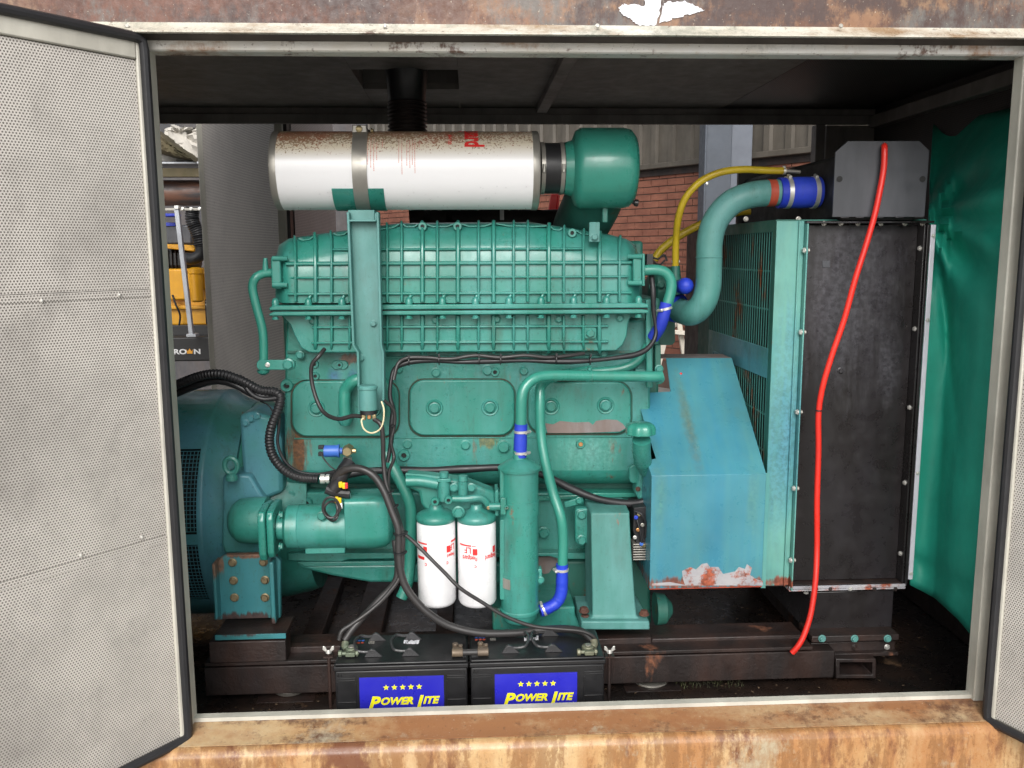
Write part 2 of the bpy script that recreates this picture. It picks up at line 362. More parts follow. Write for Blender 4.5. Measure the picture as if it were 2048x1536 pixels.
skin_edge = skin('highlit_cream_edge_with_rust', ((.62, .60, .53), (.50, .46, .37), (.28, .18, .10), (.12, .07, .05), (.30, .30, .25)), (.50, .26, .16, .30), (1.2, 1, 4), 15, 2.2, .24, soft=1.5, grain=.9)  # rusted cream, raised to carry the sky highlight on the rolled edge
skin_lintel = skin('cream_lintel_with_rust', ((.58, .57, .54), (.52, .48, .41), (.30, .165, .09), (.11, .055, .035), (.40, .39, .36)), (.40, .30, .24, .15), (1.3, 1, 2.5), 33, 2.4, .42, grain=1.1)
skin_sill = skin('rusted_sill_ledge', ((.50, .42, .28), (.44, .27, .12), (.28, .12, .05), (.11, .05, .03), (.42, .36, .26)), (.70, .52, .34, .20), (.8, 1, 6), 21, 2.0, .36, speck=.4, soft=1.8, grain=1.1)

def perforated(name, c, hole, pitch=.0063, r=.29, dirty=.35):
    m, n, b = newmat(name)
    uv = N(n, 'ShaderNodeUVMap').outputs[0]; sp = N(n, 'ShaderNodeSeparateXYZ'); n.links.new(uv, sp.inputs[0])
    def ma(op, a, b_=None, c_=None):
        x = N(n, 'ShaderNodeMath', operation=op)
        for i, v in enumerate((a, b_, c_)):
            if v is None: continue
            if isinstance(v, (int, float)): x.inputs[i].default_value = v
            else: n.links.new(v, x.inputs[i])
        return x.outputs[0]
    v = ma('DIVIDE', sp.outputs[1], pitch*.866); row = ma('FLOOR', v); odd = ma('MODULO', ma('ABSOLUTE', row), 2.0)
    u = ma('ADD', ma('DIVIDE', sp.outputs[0], pitch), ma('MULTIPLY', odd, .5))
    du = ma('SUBTRACT', ma('FRACT', u), .5); dv = ma('MULTIPLY', ma('SUBTRACT', ma('FRACT', v), .5), .866)
    d = ma('SQRT', ma('ADD', ma('MULTIPLY', du, du), ma('MULTIPLY', dv, dv)))
    hl = ramp(n, d, [(r-.05, 1), (r+.05, 0)])
    pos = N(n, 'ShaderNodeNewGeometry').outputs['Position']
    base = mixc(n, ramp(n, noise(n, pos, 3, 7, .7, (1, 1, 1), 4), [(.42, 0), (.78, dirty)]), c, tuple(x*.35 for x in c))
    base = mixc(n, ramp(n, noise(n, pos, 11, 8, .75, (1, 1, .8), 24), [(.52, 0), (.75, dirty*.6)]), base, tuple(x*.40 for x in c))
    base = mixc(n, ramp(n, noise(n, pos, 26, 5, .75, (1, 1, .6), 14), [(.66, 0), (.74, .8)]), base, (.09, .08, .07))
    n.links.new(mixc(n, hl, base, hole), b.inputs['Base Color'])
    b.inputs['Roughness'].default_value = .5
    inv = ma('SUBTRACT', 1.0, hl); bump(n, b, inv, .4, .001)
    return m
perf_door = perforated('perforated_cream_liner', (.60, .565, .52), (.15, .135, .12), dirty=.75)
perf_back = perforated('perforated_grey_liner', (.55, .50, .46), (.07, .065, .06), .0075, .30)
perf_pale = perforated('perforated_pale_liner', (.55, .49, .47), (.16, .14, .14), .0075, .30)
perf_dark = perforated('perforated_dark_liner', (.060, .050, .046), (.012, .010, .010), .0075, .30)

# air filter: white enamel that has rusted through in speckles along its upper side
def filtermat():
    m, n, b = newmat('rust_speckled_white_enamel')
    pos = N(n, 'ShaderNodeNewGeometry').outputs['Position']
    nor = N(n, 'ShaderNodeSeparateXYZ'); tc = N(n, 'ShaderNodeTexCoord'); n.links.new(tc.outputs['Object'], nor.inputs[0])
    hz = N(n, 'ShaderNodeMapRange'); n.links.new(nor.outputs[2], hz.inputs[0]); hz.inputs[1].default_value = .012; hz.inputs[2].default_value = .10
    hx = N(n, 'ShaderNodeMapRange'); n.links.new(nor.outputs[0], hx.inputs[0]); hx.inputs[1].default_value = .36; hx.inputs[2].default_value = -.36; hx.inputs[3].default_value = .82; hx.inputs[4].default_value = 1.15
    f = noise(n, pos, 185, 4, .65); g = noise(n, pos, 5, 5, .6, off=3)
    a = N(n, 'ShaderNodeMath', operation='MULTIPLY'); n.links.new(hz.outputs[0], a.inputs[0]); n.links.new(hx.outputs[0], a.inputs[1])
    s1 = N(n, 'ShaderNodeMath', operation='MULTIPLY_ADD'); n.links.new(a.outputs[0], s1.inputs[0]); s1.inputs[1].default_value = .36; n.links.new(f, s1.inputs[2])
    s2 = N(n, 'ShaderNodeMath', operation='MULTIPLY_ADD'); n.links.new(g, s2.inputs[0]); s2.inputs[1].default_value = .25; n.links.new(s1.outputs[0], s2.inputs[2])
    cl = mixc(n, ramp(n, a.outputs[0], [(.05, 0), (.5, .75)]), (.83, .83, .84), (.66, .56, .38))
    rc = ramp(n, noise(n, pos, 12, 4, .6, off=9), [(.4, (.30, .20, .11)), (.6, (.33, .12, .06))])
    col = mixc(n, ramp(n, s2.outputs[0], [(.865, 0), (.905, .95)]), cl, rc)
    col = mixc(n, ramp(n, noise(n, pos, 42, 4, .7, off=31), [(.76, 0), (.78, .8)]), col, (.14, .12, .11))
    n.links.new(col, b.inputs['Base Color']); b.inputs['Roughness'].default_value = .30
    bump(n, b, f, .12, .0008)
    return m
filterm = filtermat()
# ================================================================== SETTING
g = MB(); g.box(-60, 60, -60, 60, -.3, 0); gr = struct('ground', g, concrete, ang=0)
tag(gr, 'grey concrete yard under the open generator housing', 'ground'); del gr['category']

# ---- housing: one thing, its frame, skins, roof, walls, floor and doors are its parts
XL, XR, ZB, ZT = -.674, 1.251, .392, 1.928       # the opening
XW0, XW1, YB, ZC, ZF = -1.75, 1.60, 1.48, 2.045, .27
can = thing('generator_housing', 'open steel generator housing with rust stained cream skin and two perforated doors', 'machine housing', (.3, .7, 0))
EX0, EX1 = -2.3, 2.6
def xprof(name, pts, m, x0=EX0, x1=EX1, bev=0.0, ang=35):
    mb = MB(); mb.loft([[Vector((x0, y, z)) for y, z in pts], [Vector((x1, y, z)) for y, z in pts]])
    return obj(name, mb, m, can, bevel=bev, ang=ang)
def zz(py, Y, px=1024): return A(px, py, Y).z
# upper skin: panel, rolled edge with its highlight lifted into the cream, dark recess, lintel
z50 = zz(52, -.035); z73 = zz(70, -.06); z84 = zz(87, .0)
xprof('upper_panel', [(-.030, z50), (-.030, 2.62), (.0, 2.62), (.0, z50)], skin_top)
xprof('drip_edge', [(-.031, z50+.004), (-.036, z50-.004), (-.058, zz(64, -.058)), (-.064, zz(67, -.064)), (-.062, zz(70, -.062)), (-.052, zz(72, -.052)), (-.004, zz(71, -.004)), (-.004, z50+.004)], skin_edge, bev=.003)
xprof('recess_strip', [(-.003, zz(71, 0)), (-.003, z84), (.030, z84), (.030, zz(70, 0))], inner)
xprof('lintel', [(-.012, z84-.001), (-.012, ZT+.003), (-.008, ZT), (.035, ZT), (.035, z84-.001)], skin_lintel, XL-.05, XR+.3)
# sill: cream strip, rusted ledge, rolled edge, lower skin
zs0 = ZB; zs1 = zz(1425, 0)
xprof('sill_strip', [(.0, zs1), (.0, zs0), (.022, zs0), (.022, zs1)], jambm, XL-.05, XR+.02)
y1 = -.075
xprof('sill_ledge', [(.021, zs1-.001), (-.012, zs1-.001), (-.030, zs1-.010), (y1, zs1-.018), (y1, zs1-.06), (.021, zs1-.06)], skin_sill)
zk = zs1-.018
xprof('lower_panel', [(y1-.001, zk), (y1-.014, zk-.004), (y1-.024, zk-.016), (y1-.026, zk-.03), (y1-.022, .02), (.0, .02), (.0, zk-.05)], skin_low, bev=.004)
for k, px in enumerate((255, 770, 1195, 1682)):
    inst('rivet', 'plug', plug_m, dullsteel, A(px, 52, -.05), can, .0042)
# white paint splashed on the upper skin
wp = MB()
def blob(pts, Y=-.0325):
    n = len(pts); out = []
    for i in range(n):
        a, b = Vector(pts[i]), Vector(pts[(i+1) % n])
        for k in range(7):
            p = a.lerp(b, k/7); out.append((p.x+random.uniform(-1, 1)*2.2, p.y+random.uniform(-1, 1)*2.0))
    a = [A(x, y, Y) for x, y in out]; wp.loft([a, [p+Vector((0, .002, 0)) for p in a]])
blob([(1238, 16), (1250, 8), (1290, 12), (1292, -12), (1322, -12), (1320, 20), (1314, 50), (1275, 50), (1262, 38), (1244, 28)])
blob([(1326, 12), (1335, 4), (1370, 2), (1392, 12), (1408, 20), (1385, 27), (1350, 36), (1320, 46)])
obj('white_paint_splash', wp, whiteflake, can, ang=0)
# jambs: thin inner frame edges seen beside the doors
for s, x in ((-1, XL), (1, XR)):
    mb = MB(); a, b = (x-.06, x) if s < 0 else (x, x+.05)
    mb.box(a, b, -.010, .028, ZB-.02, ZT+.01)
    mb.box(a if s < 0 else b-.012, b if s > 0 else a+.012, -.030, -.010, ZB-.02, ZT+.01)
    obj('jamb', mb, jambm, can, bevel=.003)
    mb = MB(); a, b = (x-.9, x-.0605) if s < 0 else (x+.0505, x+.95)
    mb.box(a, b, -.020, .0, .02+.0, 2.55); obj('front_skin', mb, skin_low, can)
# liner, roof, walls, floor
def uvbox(name, x0, x1, y0, y1, z0, z1, m, axes='xz', **k):
    mb = MB(); mb.box(x0, x1, y0, y1, z0, z1)
    ai = ['xyz'.index(c) for c in axes]
    return obj(name, mb, m, can, uvf=lambda v: (v[ai[0]], v[ai[1]]), **k)
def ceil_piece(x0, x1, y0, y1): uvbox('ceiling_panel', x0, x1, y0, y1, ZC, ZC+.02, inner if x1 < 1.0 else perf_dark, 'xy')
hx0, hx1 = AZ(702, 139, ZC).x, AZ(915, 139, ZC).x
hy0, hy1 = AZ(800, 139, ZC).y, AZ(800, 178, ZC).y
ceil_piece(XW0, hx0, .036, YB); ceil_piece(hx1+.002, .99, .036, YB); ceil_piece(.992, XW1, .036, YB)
ceil_piece(hx0+.001, hx1+.001, .036, hy0); ceil_piece(hx0+.001, hx1+.001, hy1, YB)
uvbox('hatch_liner', hx0-.02, hx1+.02, hy0-.02, hy1+.02, ZC+.09, ZC+.10, inner)
mb = MB(); mb.box(hx0-.01, hx0, hy0, hy1, ZC+.021, ZC+.09); mb.box(hx1, hx1+.01, hy0, hy1, ZC+.021, ZC+.09)
mb.box(hx0, hx1, hy1, hy1+.01, ZC+.021, ZC+.09); mb.box(hx0, hx1, hy0-.01, hy0, ZC+.021, ZC+.09); obj('hatch_frame', mb, innerbeam, can)
uvbox('roof', XW0-.05, XW1+.05, -.0, YB+.1, 2.45, 2.47, skin_top, 'xy')
mb = MB(); mb.box(XW0, XW1, .032, .040, ZT+.02, ZC+.02); obj('lintel_backing', mb, inner, can)
for px0, px1 in ((1120, 1148),):
    a, b = AZ(px0, 112, ZC-.002).x, AZ(px1, 112, ZC-.002).x
    mb = MB(); mb.box(a, b, .045, YB-.07, ZC-.028, ZC-.002); obj('roof_brace', mb, innerbeam, can, bevel=.002)
for s, x in ((-1, XW0), (1, XW1)):
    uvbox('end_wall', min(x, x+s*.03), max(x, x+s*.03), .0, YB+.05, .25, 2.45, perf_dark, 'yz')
    mb = MB(); a = x-s*.045
    mb.box(min(a, x-s*.001), max(a, x-s*.001), .05, YB-.06, ZC-.08, ZC-.035); obj('wall_rail', mb, innerbeam, can, bevel=.003)
xb = XW1-.05
mb = MB(); mb.box(xb, xb+.045, .04, YB-.02, ZF+.001, ZF+.13); obj('floor_rail', mb, rustbeam, can, bevel=.004)
mb = MB(); mb.box(XW0, XW1, .024, YB+.03, ZF-.03, ZF); obj('floor', mb, darkfloor, can)
# rear wall: deep top beam, posts and perforated panels round the open bays
zb0 = A(1000, 250, YB).z; zb1 = A(1000, 206, YB).z
mb = MB(); mb.box(XW0, XW1, YB-.012, YB+.03, zb0+.022, ZC); obj('rear_beam', mb, innerbeam, can, bevel=.003)
mb = MB(); mb.box(XW0, XW1, YB-.03, YB-.013, zb0, zb0+.036); obj('rear_beam_lip', mb, innerbeam, can, bevel=.002)
mb = MB(); mb.box(XW0, XW1, YB-.02, YB+.04, ZF, .50); obj('rear_sill', mb, rustbeam, can)
def bx(px, Y=YB, py=500): return A(px, py, Y).x
for a, b, yo in ((406, 421, .66), (558, 574, .045), (1622, 1640, -.028)):
    mb = MB(); mb.box(bx(a, YB+yo), bx(b, YB+yo), YB+yo, YB+yo+.05, .50, zb0 if yo < 0 else 2.2); obj('rear_post', mb, innerbeam if yo < 0 else jambm, can, bevel=.003)
uvbox('rear_panel', bx(1640)+.001, XW1, YB-.008, YB+.012, .50, zb0, inner)
uvbox('rear_panel', XW0, bx(290), YB-.008, YB+.012, .50, zb0, perf_back)
# rear door standing open behind the engine
rx0, rx1 = A(590, 450, 1.62), A(672, 450, 2.35)
dirr = Vector((rx1.x-rx0.x, .73, 0)).normalized(); nr_ = Vector((dirr.y, -dirr.x, 0))
mb = MB(); p = Vector((rx0.x, 1.62, 0)); q = Vector((rx1.x, 2.35, 0))
mb.add([p+Vector((0, 0, .5)), q+Vector((0, 0, .5)), q+Vector((0, 0, 2.1)), p+Vector((0, 0, 2.1))], [(0, 1, 2, 3)])
mb.add([v-nr_*.03 for v in mb.v[:4]], [(3, 2, 1, 0)])
obj('rear_door', mb, perf_pale, can, uvf=lambda v: ((v-p).dot(dirr), v.z), ang=0, label='pale perforated rear door standing open beyond the engine')
p2_ = Vector((A(415, 500, 2.15).x, 2.15, 0)); q2_ = Vector((A(560, 500, 1.53).x, 1.53, 0)); d2_ = (q2_-p2_).normalized(); n2_ = Vector((d2_.y, -d2_.x, 0))
mb2 = MB(); mb2.loft([[v+Vector((0, 0, z)) for v in (p2_, q2_, q2_-n2_*.03, p2_-n2_*.03)] for z in (.45, 2.25)])
obj('rear_door', mb2, perf_back, can, uvf=lambda v: ((v-p2_).dot(d2_), v.z), ang=0, label='grey perforated rear door swung open beside the yellow generator')
mb = MB(); mb.box(rx0.x-.045, rx0.x-.004, 1.55, 1.62, .5, 2.1); obj('rear_door_seal', mb, rubber, can)

# front doors
def door(hx, hy, ang, length, zs, z0, z1, s, rivets):
    """hinge at (hx, hy); s = -1 door on the left, +1 on the right; faces its liner to the camera"""
    d = Vector((s*math.sin(ang), -math.cos(ang), 0)); n = Vector((-s*d.y, s*d.x, 0))
    if n.y > 0: n = -n
    if (CAMP-Vector((hx, hy, 0))).dot(n) < 0: n = -n
    H = Vector((hx, hy, 0))
    def slab(mb, u0, u1, w0, w1, za, zb):
        vs = [H+d*u+n*w_+Vector((0, 0, z)) for z in (za, zb) for u, w_ in ((u0, w0), (u1, w0), (u1, w1), (u0, w1))]
        return mb.add(vs, [(0, 3, 2, 1), (4, 5, 6, 7), (0, 1, 5, 4), (1, 2, 6, 5), (2, 3, 7, 6), (3, 0, 4, 7)])
    mb = MB(); slab(mb, 0, length, -.055, -.045, z0-.01, z1+.01)
    slab(mb, 0, .020, -.045, .002, z0, z1); slab(mb, .0201, length, -.045, .002, z1-.050, z1); slab(mb, .0201, length, -.045, .002, z0, z0+.012)
    leaf = obj('door', mb, jambm, can, bevel=.003, label='left perforated housing door swung wide open' if s < 0 else 'right perforated housing door, only its lower hinge corner in view')
    for a, b in zip(zs[:-1], zs[1:]):
        mb = MB(); slab(mb, .021, length, -.020, -.004, a+.0006, b-.0006)
        obj('perforated_panel', mb, perf_door, leaf, uvf=lambda v: ((v-H).dot(d), v.z), ang=0)
    # overlap edge between the liner sheets
    for z in zs[1:-1]:
        mb = MB(); slab(mb, .021, length, -.004, -.0030, z-.016, z-.0008)
        obj('lap_strip', mb, perf_door, leaf, uvf=lambda v: ((v-H).dot(d), v.z+.002), ang=0)
    for u, z in rivets:
        inst('rivet', 'plug', plug_m, silver, H+d*u-n*.003+Vector((0, 0, z)), leaf, .0045, (0, 0, math.atan2(n.x, -n.y)*-1))
    mb = MB(); path = [H+d*(length)+n*.004+Vector((0, 0, z1-.006)), H+d*.02+n*.004+Vector((0, 0, z1-.006)), H+d*.006+n*.004+Vector((0, 0, z1-.012)), H+d*.003+n*.004+Vector((0, 0, z1-.03)),
        H+d*.003+n*.004+Vector((0, 0, z0+.03)), H+d*.006+n*.004+Vector((0, 0, z0+.012)), H+d*.02+n*.004+Vector((0, 0, z0+.006)), H+d*length+n*.004+Vector((0, 0, z0+.006))]
    mb.tube(path, .0108, 10, 5, smooth=False); obj('door_seal', mb, rubber, leaf)
    return H, d, n
HL = A(298, 75, -.035); zt = A(287, 72, -.035).z; zbt = A(379, 1478, -.035).z
HLx = (A(290, 75, -.035).x+A(376, 1478, -.035).x)/2
dl_ = R(39)
zj1 = A(312, 590, -.05).z; zj2 = A(345, 1052, -.05).z
def on_door(px, py):   # where the left door's plane is met
    d = Vector((-math.sin(dl_), -math.cos(dl_), 0)); n = Vector((d.y, -d.x, 0)); q = APL(px, py, Vector((HLx, -.035, 0)), n); return ((q-Vector((HLx, -.035, 0))).dot(d), q.z)
rv = [on_door(*p_) for p_ in ((85, 602), (240, 590), (163, 1111), (285, 1075))]
zj1 = (rv[0][1]+rv[1][1])/2+.012; zj2 = (rv[2][1]+rv[3][1])/2-.010
door(HLx, -.035, dl_, 1.05, [zbt+.013, zj2, zj1, zt-.051], zbt, zt, -1, rv)
HRx = A(1972, 1440, -.06).x
door(HRx, -.06, R(24), .9, [A(1972, 1440, -.06).z+.013, zj1+.03, zt-.05], A(1972, 1442, -.06).z, zt, 1, [])

# ---- green tarpaulin duct between radiator and end wall
mb = MB(); NU, NV = 40, 60; rows = []
top = [(1866, 250, .52), (1915, 240, .50), (1985, 225, .30), (2080, 200, .12)]
botm = [(1820, 1170, .46), (1868, 1195, .40), (1915, 1238, .26), (1960, 1292, .10)]
def lerpl(L, u):
    k = min(int(u*(len(L)-1)), len(L)-2); t = u*(len(L)-1)-k
    return [L[k][i]*(1-t)+L[k+1][i]*t for i in range(3)]
for j in range(NV+1):
    v = j/NV
    for i in range(NU+1):
        u = i/NU; a = lerpl(top, u); b = lerpl(botm, u)
        px, py, Y = [a[k]*(1-v)+b[k]*v for k in range(3)]
        if px < 1874-46*max(0, (py-450)/720): pass
        # the pinch near the radiator's top corner throws folds that fan outwards
        ang_ = math.atan2(py-430, px-1850); rr = math.hypot(px-1850, py-430)
        w_ = .040*math.sin(ang_*9+.7)*math.exp(-((rr-90)/140)**2) + .014*math.sin(ang_*4-.5)*min(1, rr/260) + .020*math.sin(px*.055+py*.006)*min(1, v*1.3)
        w_ += .028*math.exp(-((py-430-(px-1870)*-.62)/26)**2)*min(1, max(0, (px-1875)/60))
        w_ += .62*max(0, 1-(py-200)/(262-(px-1870)*.62))**1.0*(1-.55*u)                         # leans back above the fold
        if py > 440: w_ += .022*math.exp(-((px-(1872+(py-455)*.105))/9)**2)*math.exp(-((py-600)/260)**2)
        w_ += .02*math.exp(-((py-(1120+(px-1820)*.55))/16)**2)
        rows.append(A(px, py, Y+w_+.02*u*v))
fs = [(j*(NU+1)+i, j*(NU+1)+i+1, (j+1)*(NU+1)+i+1, (j+1)*(NU+1)+i) for j in range(NV) for i in range(NU)]
mb.add(rows, fs)
tp = obj('green_tarpaulin', mb, tarpm, ang=80)
sm = tp.modifiers.new('thick', 'SOLIDIFY'); sm.thickness = .003
tag(tp, 'creased green tarpaulin sheet hanging between the radiator and the right jamb', 'tarpaulin')

# ================================================================== BEYOND THE HOUSING
# brick building with ribbed cladding, running away to the left
bw = thing('brick_building', 'red brick building with brown ribbed cladding on its upper wall', 'building', (1.91, 7.8, 0))
P0 = Vector((1.91, 7.8, 0)); DW = Vector((.578, -.816, 0)); NW = Vector((-.816, -.578, 0))
def wp_(s, z, o=0): return P0+DW*s+NW*o+Vector((0, 0, z))
def wbox(mb, s0, s1, o0, o1, z0, z1):
    vs = [wp_(s, z, o) for z in (z0, z1) for s, o in ((s0, o0), (s1, o0), (s1, o1), (s0, o1))]
    return mb.add(vs, [(0, 3, 2, 1), (4, 5, 6, 7), (0, 1, 5, 4), (1, 2, 6, 5), (2, 3, 7, 6), (3, 0, 4, 7)])
obj('wall', wbox(MB(), -14, 6, -.25, -.011, 0, 4.6), mortar, bw, ang=0)
ZBR = 2.35; ch = .0755; bl = .235
def proj(p):
    d = p-CAMP; return 1024+FPX*d.dot(RI)/d.dot(FW), 768-FPX*d.dot(UP)/d.dot(FW)
rest = MB(); cnt = 0; bmesh_cache = None
rowsn = int(ZBR/ch); bmm = []
for vi in range(4):
    mb = MB(); c_ = [random.uniform(-.002, .002) for _ in range(4)]
    wbox(mb, -.1125, .1125, -.0105, c_[0], -.0325+c_[1]*.5, .0325+c_[2]*.5); off = wp_(0, 0)
    me = bpy.data.meshes.new('brick'); me.from_pydata([v_-off for v_ in mb.v], [], mb.f); me.materials.append(brickm); bmm.append(me)
for r_ in range(rowsn):
    z = ch*(r_+.5); s = -13+(bl/2 if r_ % 2 else 0)
    while s < 5.5:
        px, py = proj(wp_(s, z))
        vis = 1222 < px < 1425 and 340 < py < 712 and cnt < 300
        if vis:
            o = bpy.data.objects.new('brick', random.choice(bmm)); COL.objects.link(o); o.parent = bw; o.location = wp_(s, z)-w_of(bw); cnt += 1
        elif -8 < s < 3 and z > .3: wbox(rest, s-.1125, s+.1125, -.0105, random.uniform(-.002, .002), z-.0325, z+.0325)
        s += bl
o = obj('brickwork', rest, brickm, bw, ang=0); o['kind'] = 'stuff'
# soldier course and trim under the cladding
obj('lintel_course', wbox(MB(), -14, 6, 0.004, .020, ZBR-.05, ZBR+.02), rustbeam, bw)
obj('flashing', wbox(MB(), -14, 6, .0, .10, ZBR+.02, ZBR+.075), cladm, bw, bevel=.006)
s = -12.0; base = MB(); wbox(base, -14, 6, .0, .03, ZBR+.076, 4.5); obj('cladding_sheet', base, cladm, bw)
while s < 4.5:
    px, _ = proj(wp_(s, ZBR+.3))
    if px > 540:
        mb = MB(); vs = []
        prof = [(-.05, .031), (-.032, .064), (.032, .064), (.05, .031)]
        for z in (ZBR+.08, 4.49): vs += [wp_(s+a, z, b) for a, b in prof]
        mb.add(vs, [(0, 1, 5, 4), (1, 2, 6, 5), (2, 3, 7, 6), (3, 0, 4, 7), (0, 1, 2, 3), (4, 5, 6, 7)])
        obj('cladding_rib', mb, cladm, bw, ang=0)
    s += .24
# steel column in front of it
cA, cB, cC = A(1411, 350, 6.0), A(1462, 350, 6.0), A(1487, 350, 6.25)
mb = MB(); mb.add([(cA.x, 6.0, 0), (cB.x, 6.0, 0), (cB.x, 6.14, 0), (cA.x, 6.14, 0), (cA.x, 6.0, 5), (cB.x, 6.0, 5), (cB.x, 6.14, 5), (cA.x, 6.14, 5)], [(0, 3, 2, 1), (4, 5, 6, 7), (0, 1, 5, 4), (1, 2, 6, 5), (2, 3, 7, 6), (3, 0, 4, 7)])
ct = thing('steel_column', 'grey steel building column standing before the ribbed cladding', 'column', ((cA.x+cB.x)/2, 6.05, 0))
obj('web', mb, columnshade, ct, bevel=.006)
obj('flange', MB().box(cB.x+.001, cC.x, 6.02, 6.04, 0, 5), columnlit, ct, bevel=.004)
obj('rear_flange', MB().box(cA.x-.02, cA.x-.001, 5.97, 6.17, 0, 5), columnshade, ct, bevel=.004)
for zz_ in (1.55, 2.1, 2.7): inst('bolt', 'bolt_m', bolt_m, silver, (cA.x+.012, 5.999, zz_), ct, .012)

# white timber ladder / trestle leaning behind the engine
ld = thing('trestle', 'white painted timber trestle standing in the yard behind the engine', 'trestle', tuple(Vector((A(1350, 720, 4.6).x, 4.6, 0))))
for a, b, r_, nm in (((1350, 600), (1310, 760), .020, 'leg'), ((1352, 600), (1385, 760), .018, 'leg'), ((1338, 663), (1385, 668), .016, 'crossbar'), ((1339, 662), (1372, 652), .012, 'crossbar')):
    pa, pb = A(*a, 4.6), A(*b, 4.6)
    if nm == 'leg': pb = pa+(pb-pa)*(pa.z/(pa.z-pb.z))
    if b[0] == 1372 or nm == 'leg' and a[0] == 1352: pb.y += .25
    d = (pb-pa).normalized(); sdv = d.cross(Vector((0, 1, 0))).normalized()*r_
    mb = MB(); mb.loft([[p_+sdv, p_-sdv, p_-sdv+Vector((0, .04, 0)), p_+sdv+Vector((0, .04, 0))] for p_ in (pa, pb)]); obj(nm, mb, woodwhite, ld, bevel=.003)

# red shade cloth / chute edge glimpsed by the brickwork
mb = MB(); mb.ext([(1103, 388), (1116, 388), (1112, 432), (1096, 431)], 2.2, .05)
mb.ext([(1117, 389), (1120, 389), (1116, 433), (1113, 432)], 2.17, .05)
mb2 = MB(); zlo = A(1104, 431, 2.2).z; x_ = A(1104, 431, 2.2).x; mb.box(x_-.006, x_+.012, 2.205, 2.24, 0, zlo+.002)
tag(obj('red_marker_board', mb, redplastic, bevel=.003), 'upright red plastic board glimpsed between the air filter and the brick wall', 'board')

# ---- yellow generator seen through the left bay
YG = 3.3
yg = thing('yellow_generator', 'yellow generator engine on a black skid seen through the left bay', 'generator', (A(375, 600, YG).x, YG+.2, 0))
def ybox(name, x0, y0, x1, y1, Y, d, m, bev=.01, **k):
    a, b = A(x0, y0, Y), A(x1, y1, Y); mb = MB(); mb.box(min(a.x, b.x), max(a.x, b.x), Y, Y+d, min(a.z, b.z), max(a.z, b.z)); return obj(name, mb, m, yg, bevel=bev, **k)
ybox('engine_block', 250, 538, 418, 650, YG, .5, yellowgen)
ybox('cylinder_head', 330, 538, 372, 600, YG-.05, .1, yellowgen)
ybox('cover', 374, 545, 424, 580, YG-.06, .1, yellowgen)
ybox('block_flange', 260, 612, 418, 618, YG-.03, .05, yellowgen, .004)
mb = MB(); mb.lathe(A(395, 604, YG-.12), (0, 0, 1), [(0, .022), (.01, .036), (.16, .036), (.165, .042), (.19, .042), (.20, .02)], 20); obj('filter_canister', mb, yellowgen, yg)
ybox('air_box', 320, 450, 384, 488, YG+.1, .4, greyplate)
mb = MB(); mb.ext([(333, 488), (378, 490), (390, 497), (388, 503), (333, 497)], YG, .3); obj('shroud_rim', mb, yellowgen, yg, bevel=.005)
ybox('blower_housing', 322, 498, 378, 540, YG+.05, .3, black, .03)
for i in range(6): ybox('fin', 326+i*8, 500, 329+i*8, 538, YG+.03, .03, rustbeam, .002)
def corr(base_r, amp, per): return lambda L: base_r+amp*math.sin(2*math.pi*L/per)
mb = MB(); mb.tube([A(386, 414, YG-.1), A(385, 440, YG-.1), A(396, 468, YG-.1), A(402, 492, YG-.1)], .035, 16, 26, corr(.038, .0035, .0125)); obj('flexible_duct', mb, rubber, yg, ang=80)
mb = MB(); mb.tube([A(402, 490, YG-.1), A(402, 508, YG-.1), A(388, 517, YG-.1), A(372, 517, YG-.08)], .034, 16, 8); obj('duct_elbow', mb, black, yg)
ybox('clamp_band', 312, 416, 424, 421, YG-.14, .02, dullsteel, .002)
for x_ in (365, 382, 399, 410): bolt(x_, 418, YG-.142, 3, yg, silver)
ybox('blue_label', 320, 445, 350, 452, YG+.09, .02, bluehose, .002); ybox('blue_cap', 322, 427, 352, 433, YG, .1, bluehose, .005)
ybox('fuse_block', 408, 598, 424, 650, YG-.08, .1, black)
for x_, y_ in ((413, 603), (419, 603), (413, 609), (419, 609)): bolt(x_, y_, YG-.081, 1.8, yg, silver)
mb = MB(); mb.tube([A(345, 590, YG-.05), A(352, 610, YG-.06), A(360, 630, YG-.05), A(358, 655, YG-.04)], .006, 8); obj('hose', mb, rubber, yg)
sk = ybox('skid', 200, 676, 440, 722, YG-.2, .9, black, .008)
ybox('skid_deck', 200, 652, 440, 670, YG-.05, .5, black, .004)
fm = lambda u, v: A(0, 0, 1) if False else Vector((skx+u, YG-.2035, skz+v))
skx, skz = A(347.5, 708, YG-.2).x, A(347, 708, YG-.2).z
def em(px): return px*(YG+1.8)/FPX
t_ = [('RO', em(13.5), em(.5), 0, 0, 0, 1.35), ('N', em(13.5), em(.5), 0, em(39), 0, 1.35), ('C', em(13.5), em(.5), 0, -em(14), 0, 1.35)]
lettering(t_, fm, 'lettering', whiteprint, sk)
mb = MB(); cr = [(0, 9.5), (3, 5), (5.2, 7.5), (7.3, 11), (9.4, 7.5), (11.6, 5), (14.6, 9.5), (12.8, .5), (1.8, .5)]
mb.poly([fm(em(x_*.9+25), em(y_)) for x_, y_ in cr], (0, .002, 0)); obj('crown_emblem', mb, orangeprint, sk, ang=0)
mb = MB()
for k in (-1, 1): pass
a, b = A(352, 416, YG-.3), A(382, 672, YG-.3)
mb.loft([[p_+Vector((-.012, 0, 0)), p_+Vector((.012, 0, 0)), p_+Vector((.012, .03, 0)), p_+Vector((-.012, .03, 0))] for p_ in (a, b)])
st = obj('lifting_strut', mb, galv, yg, bevel=.002)
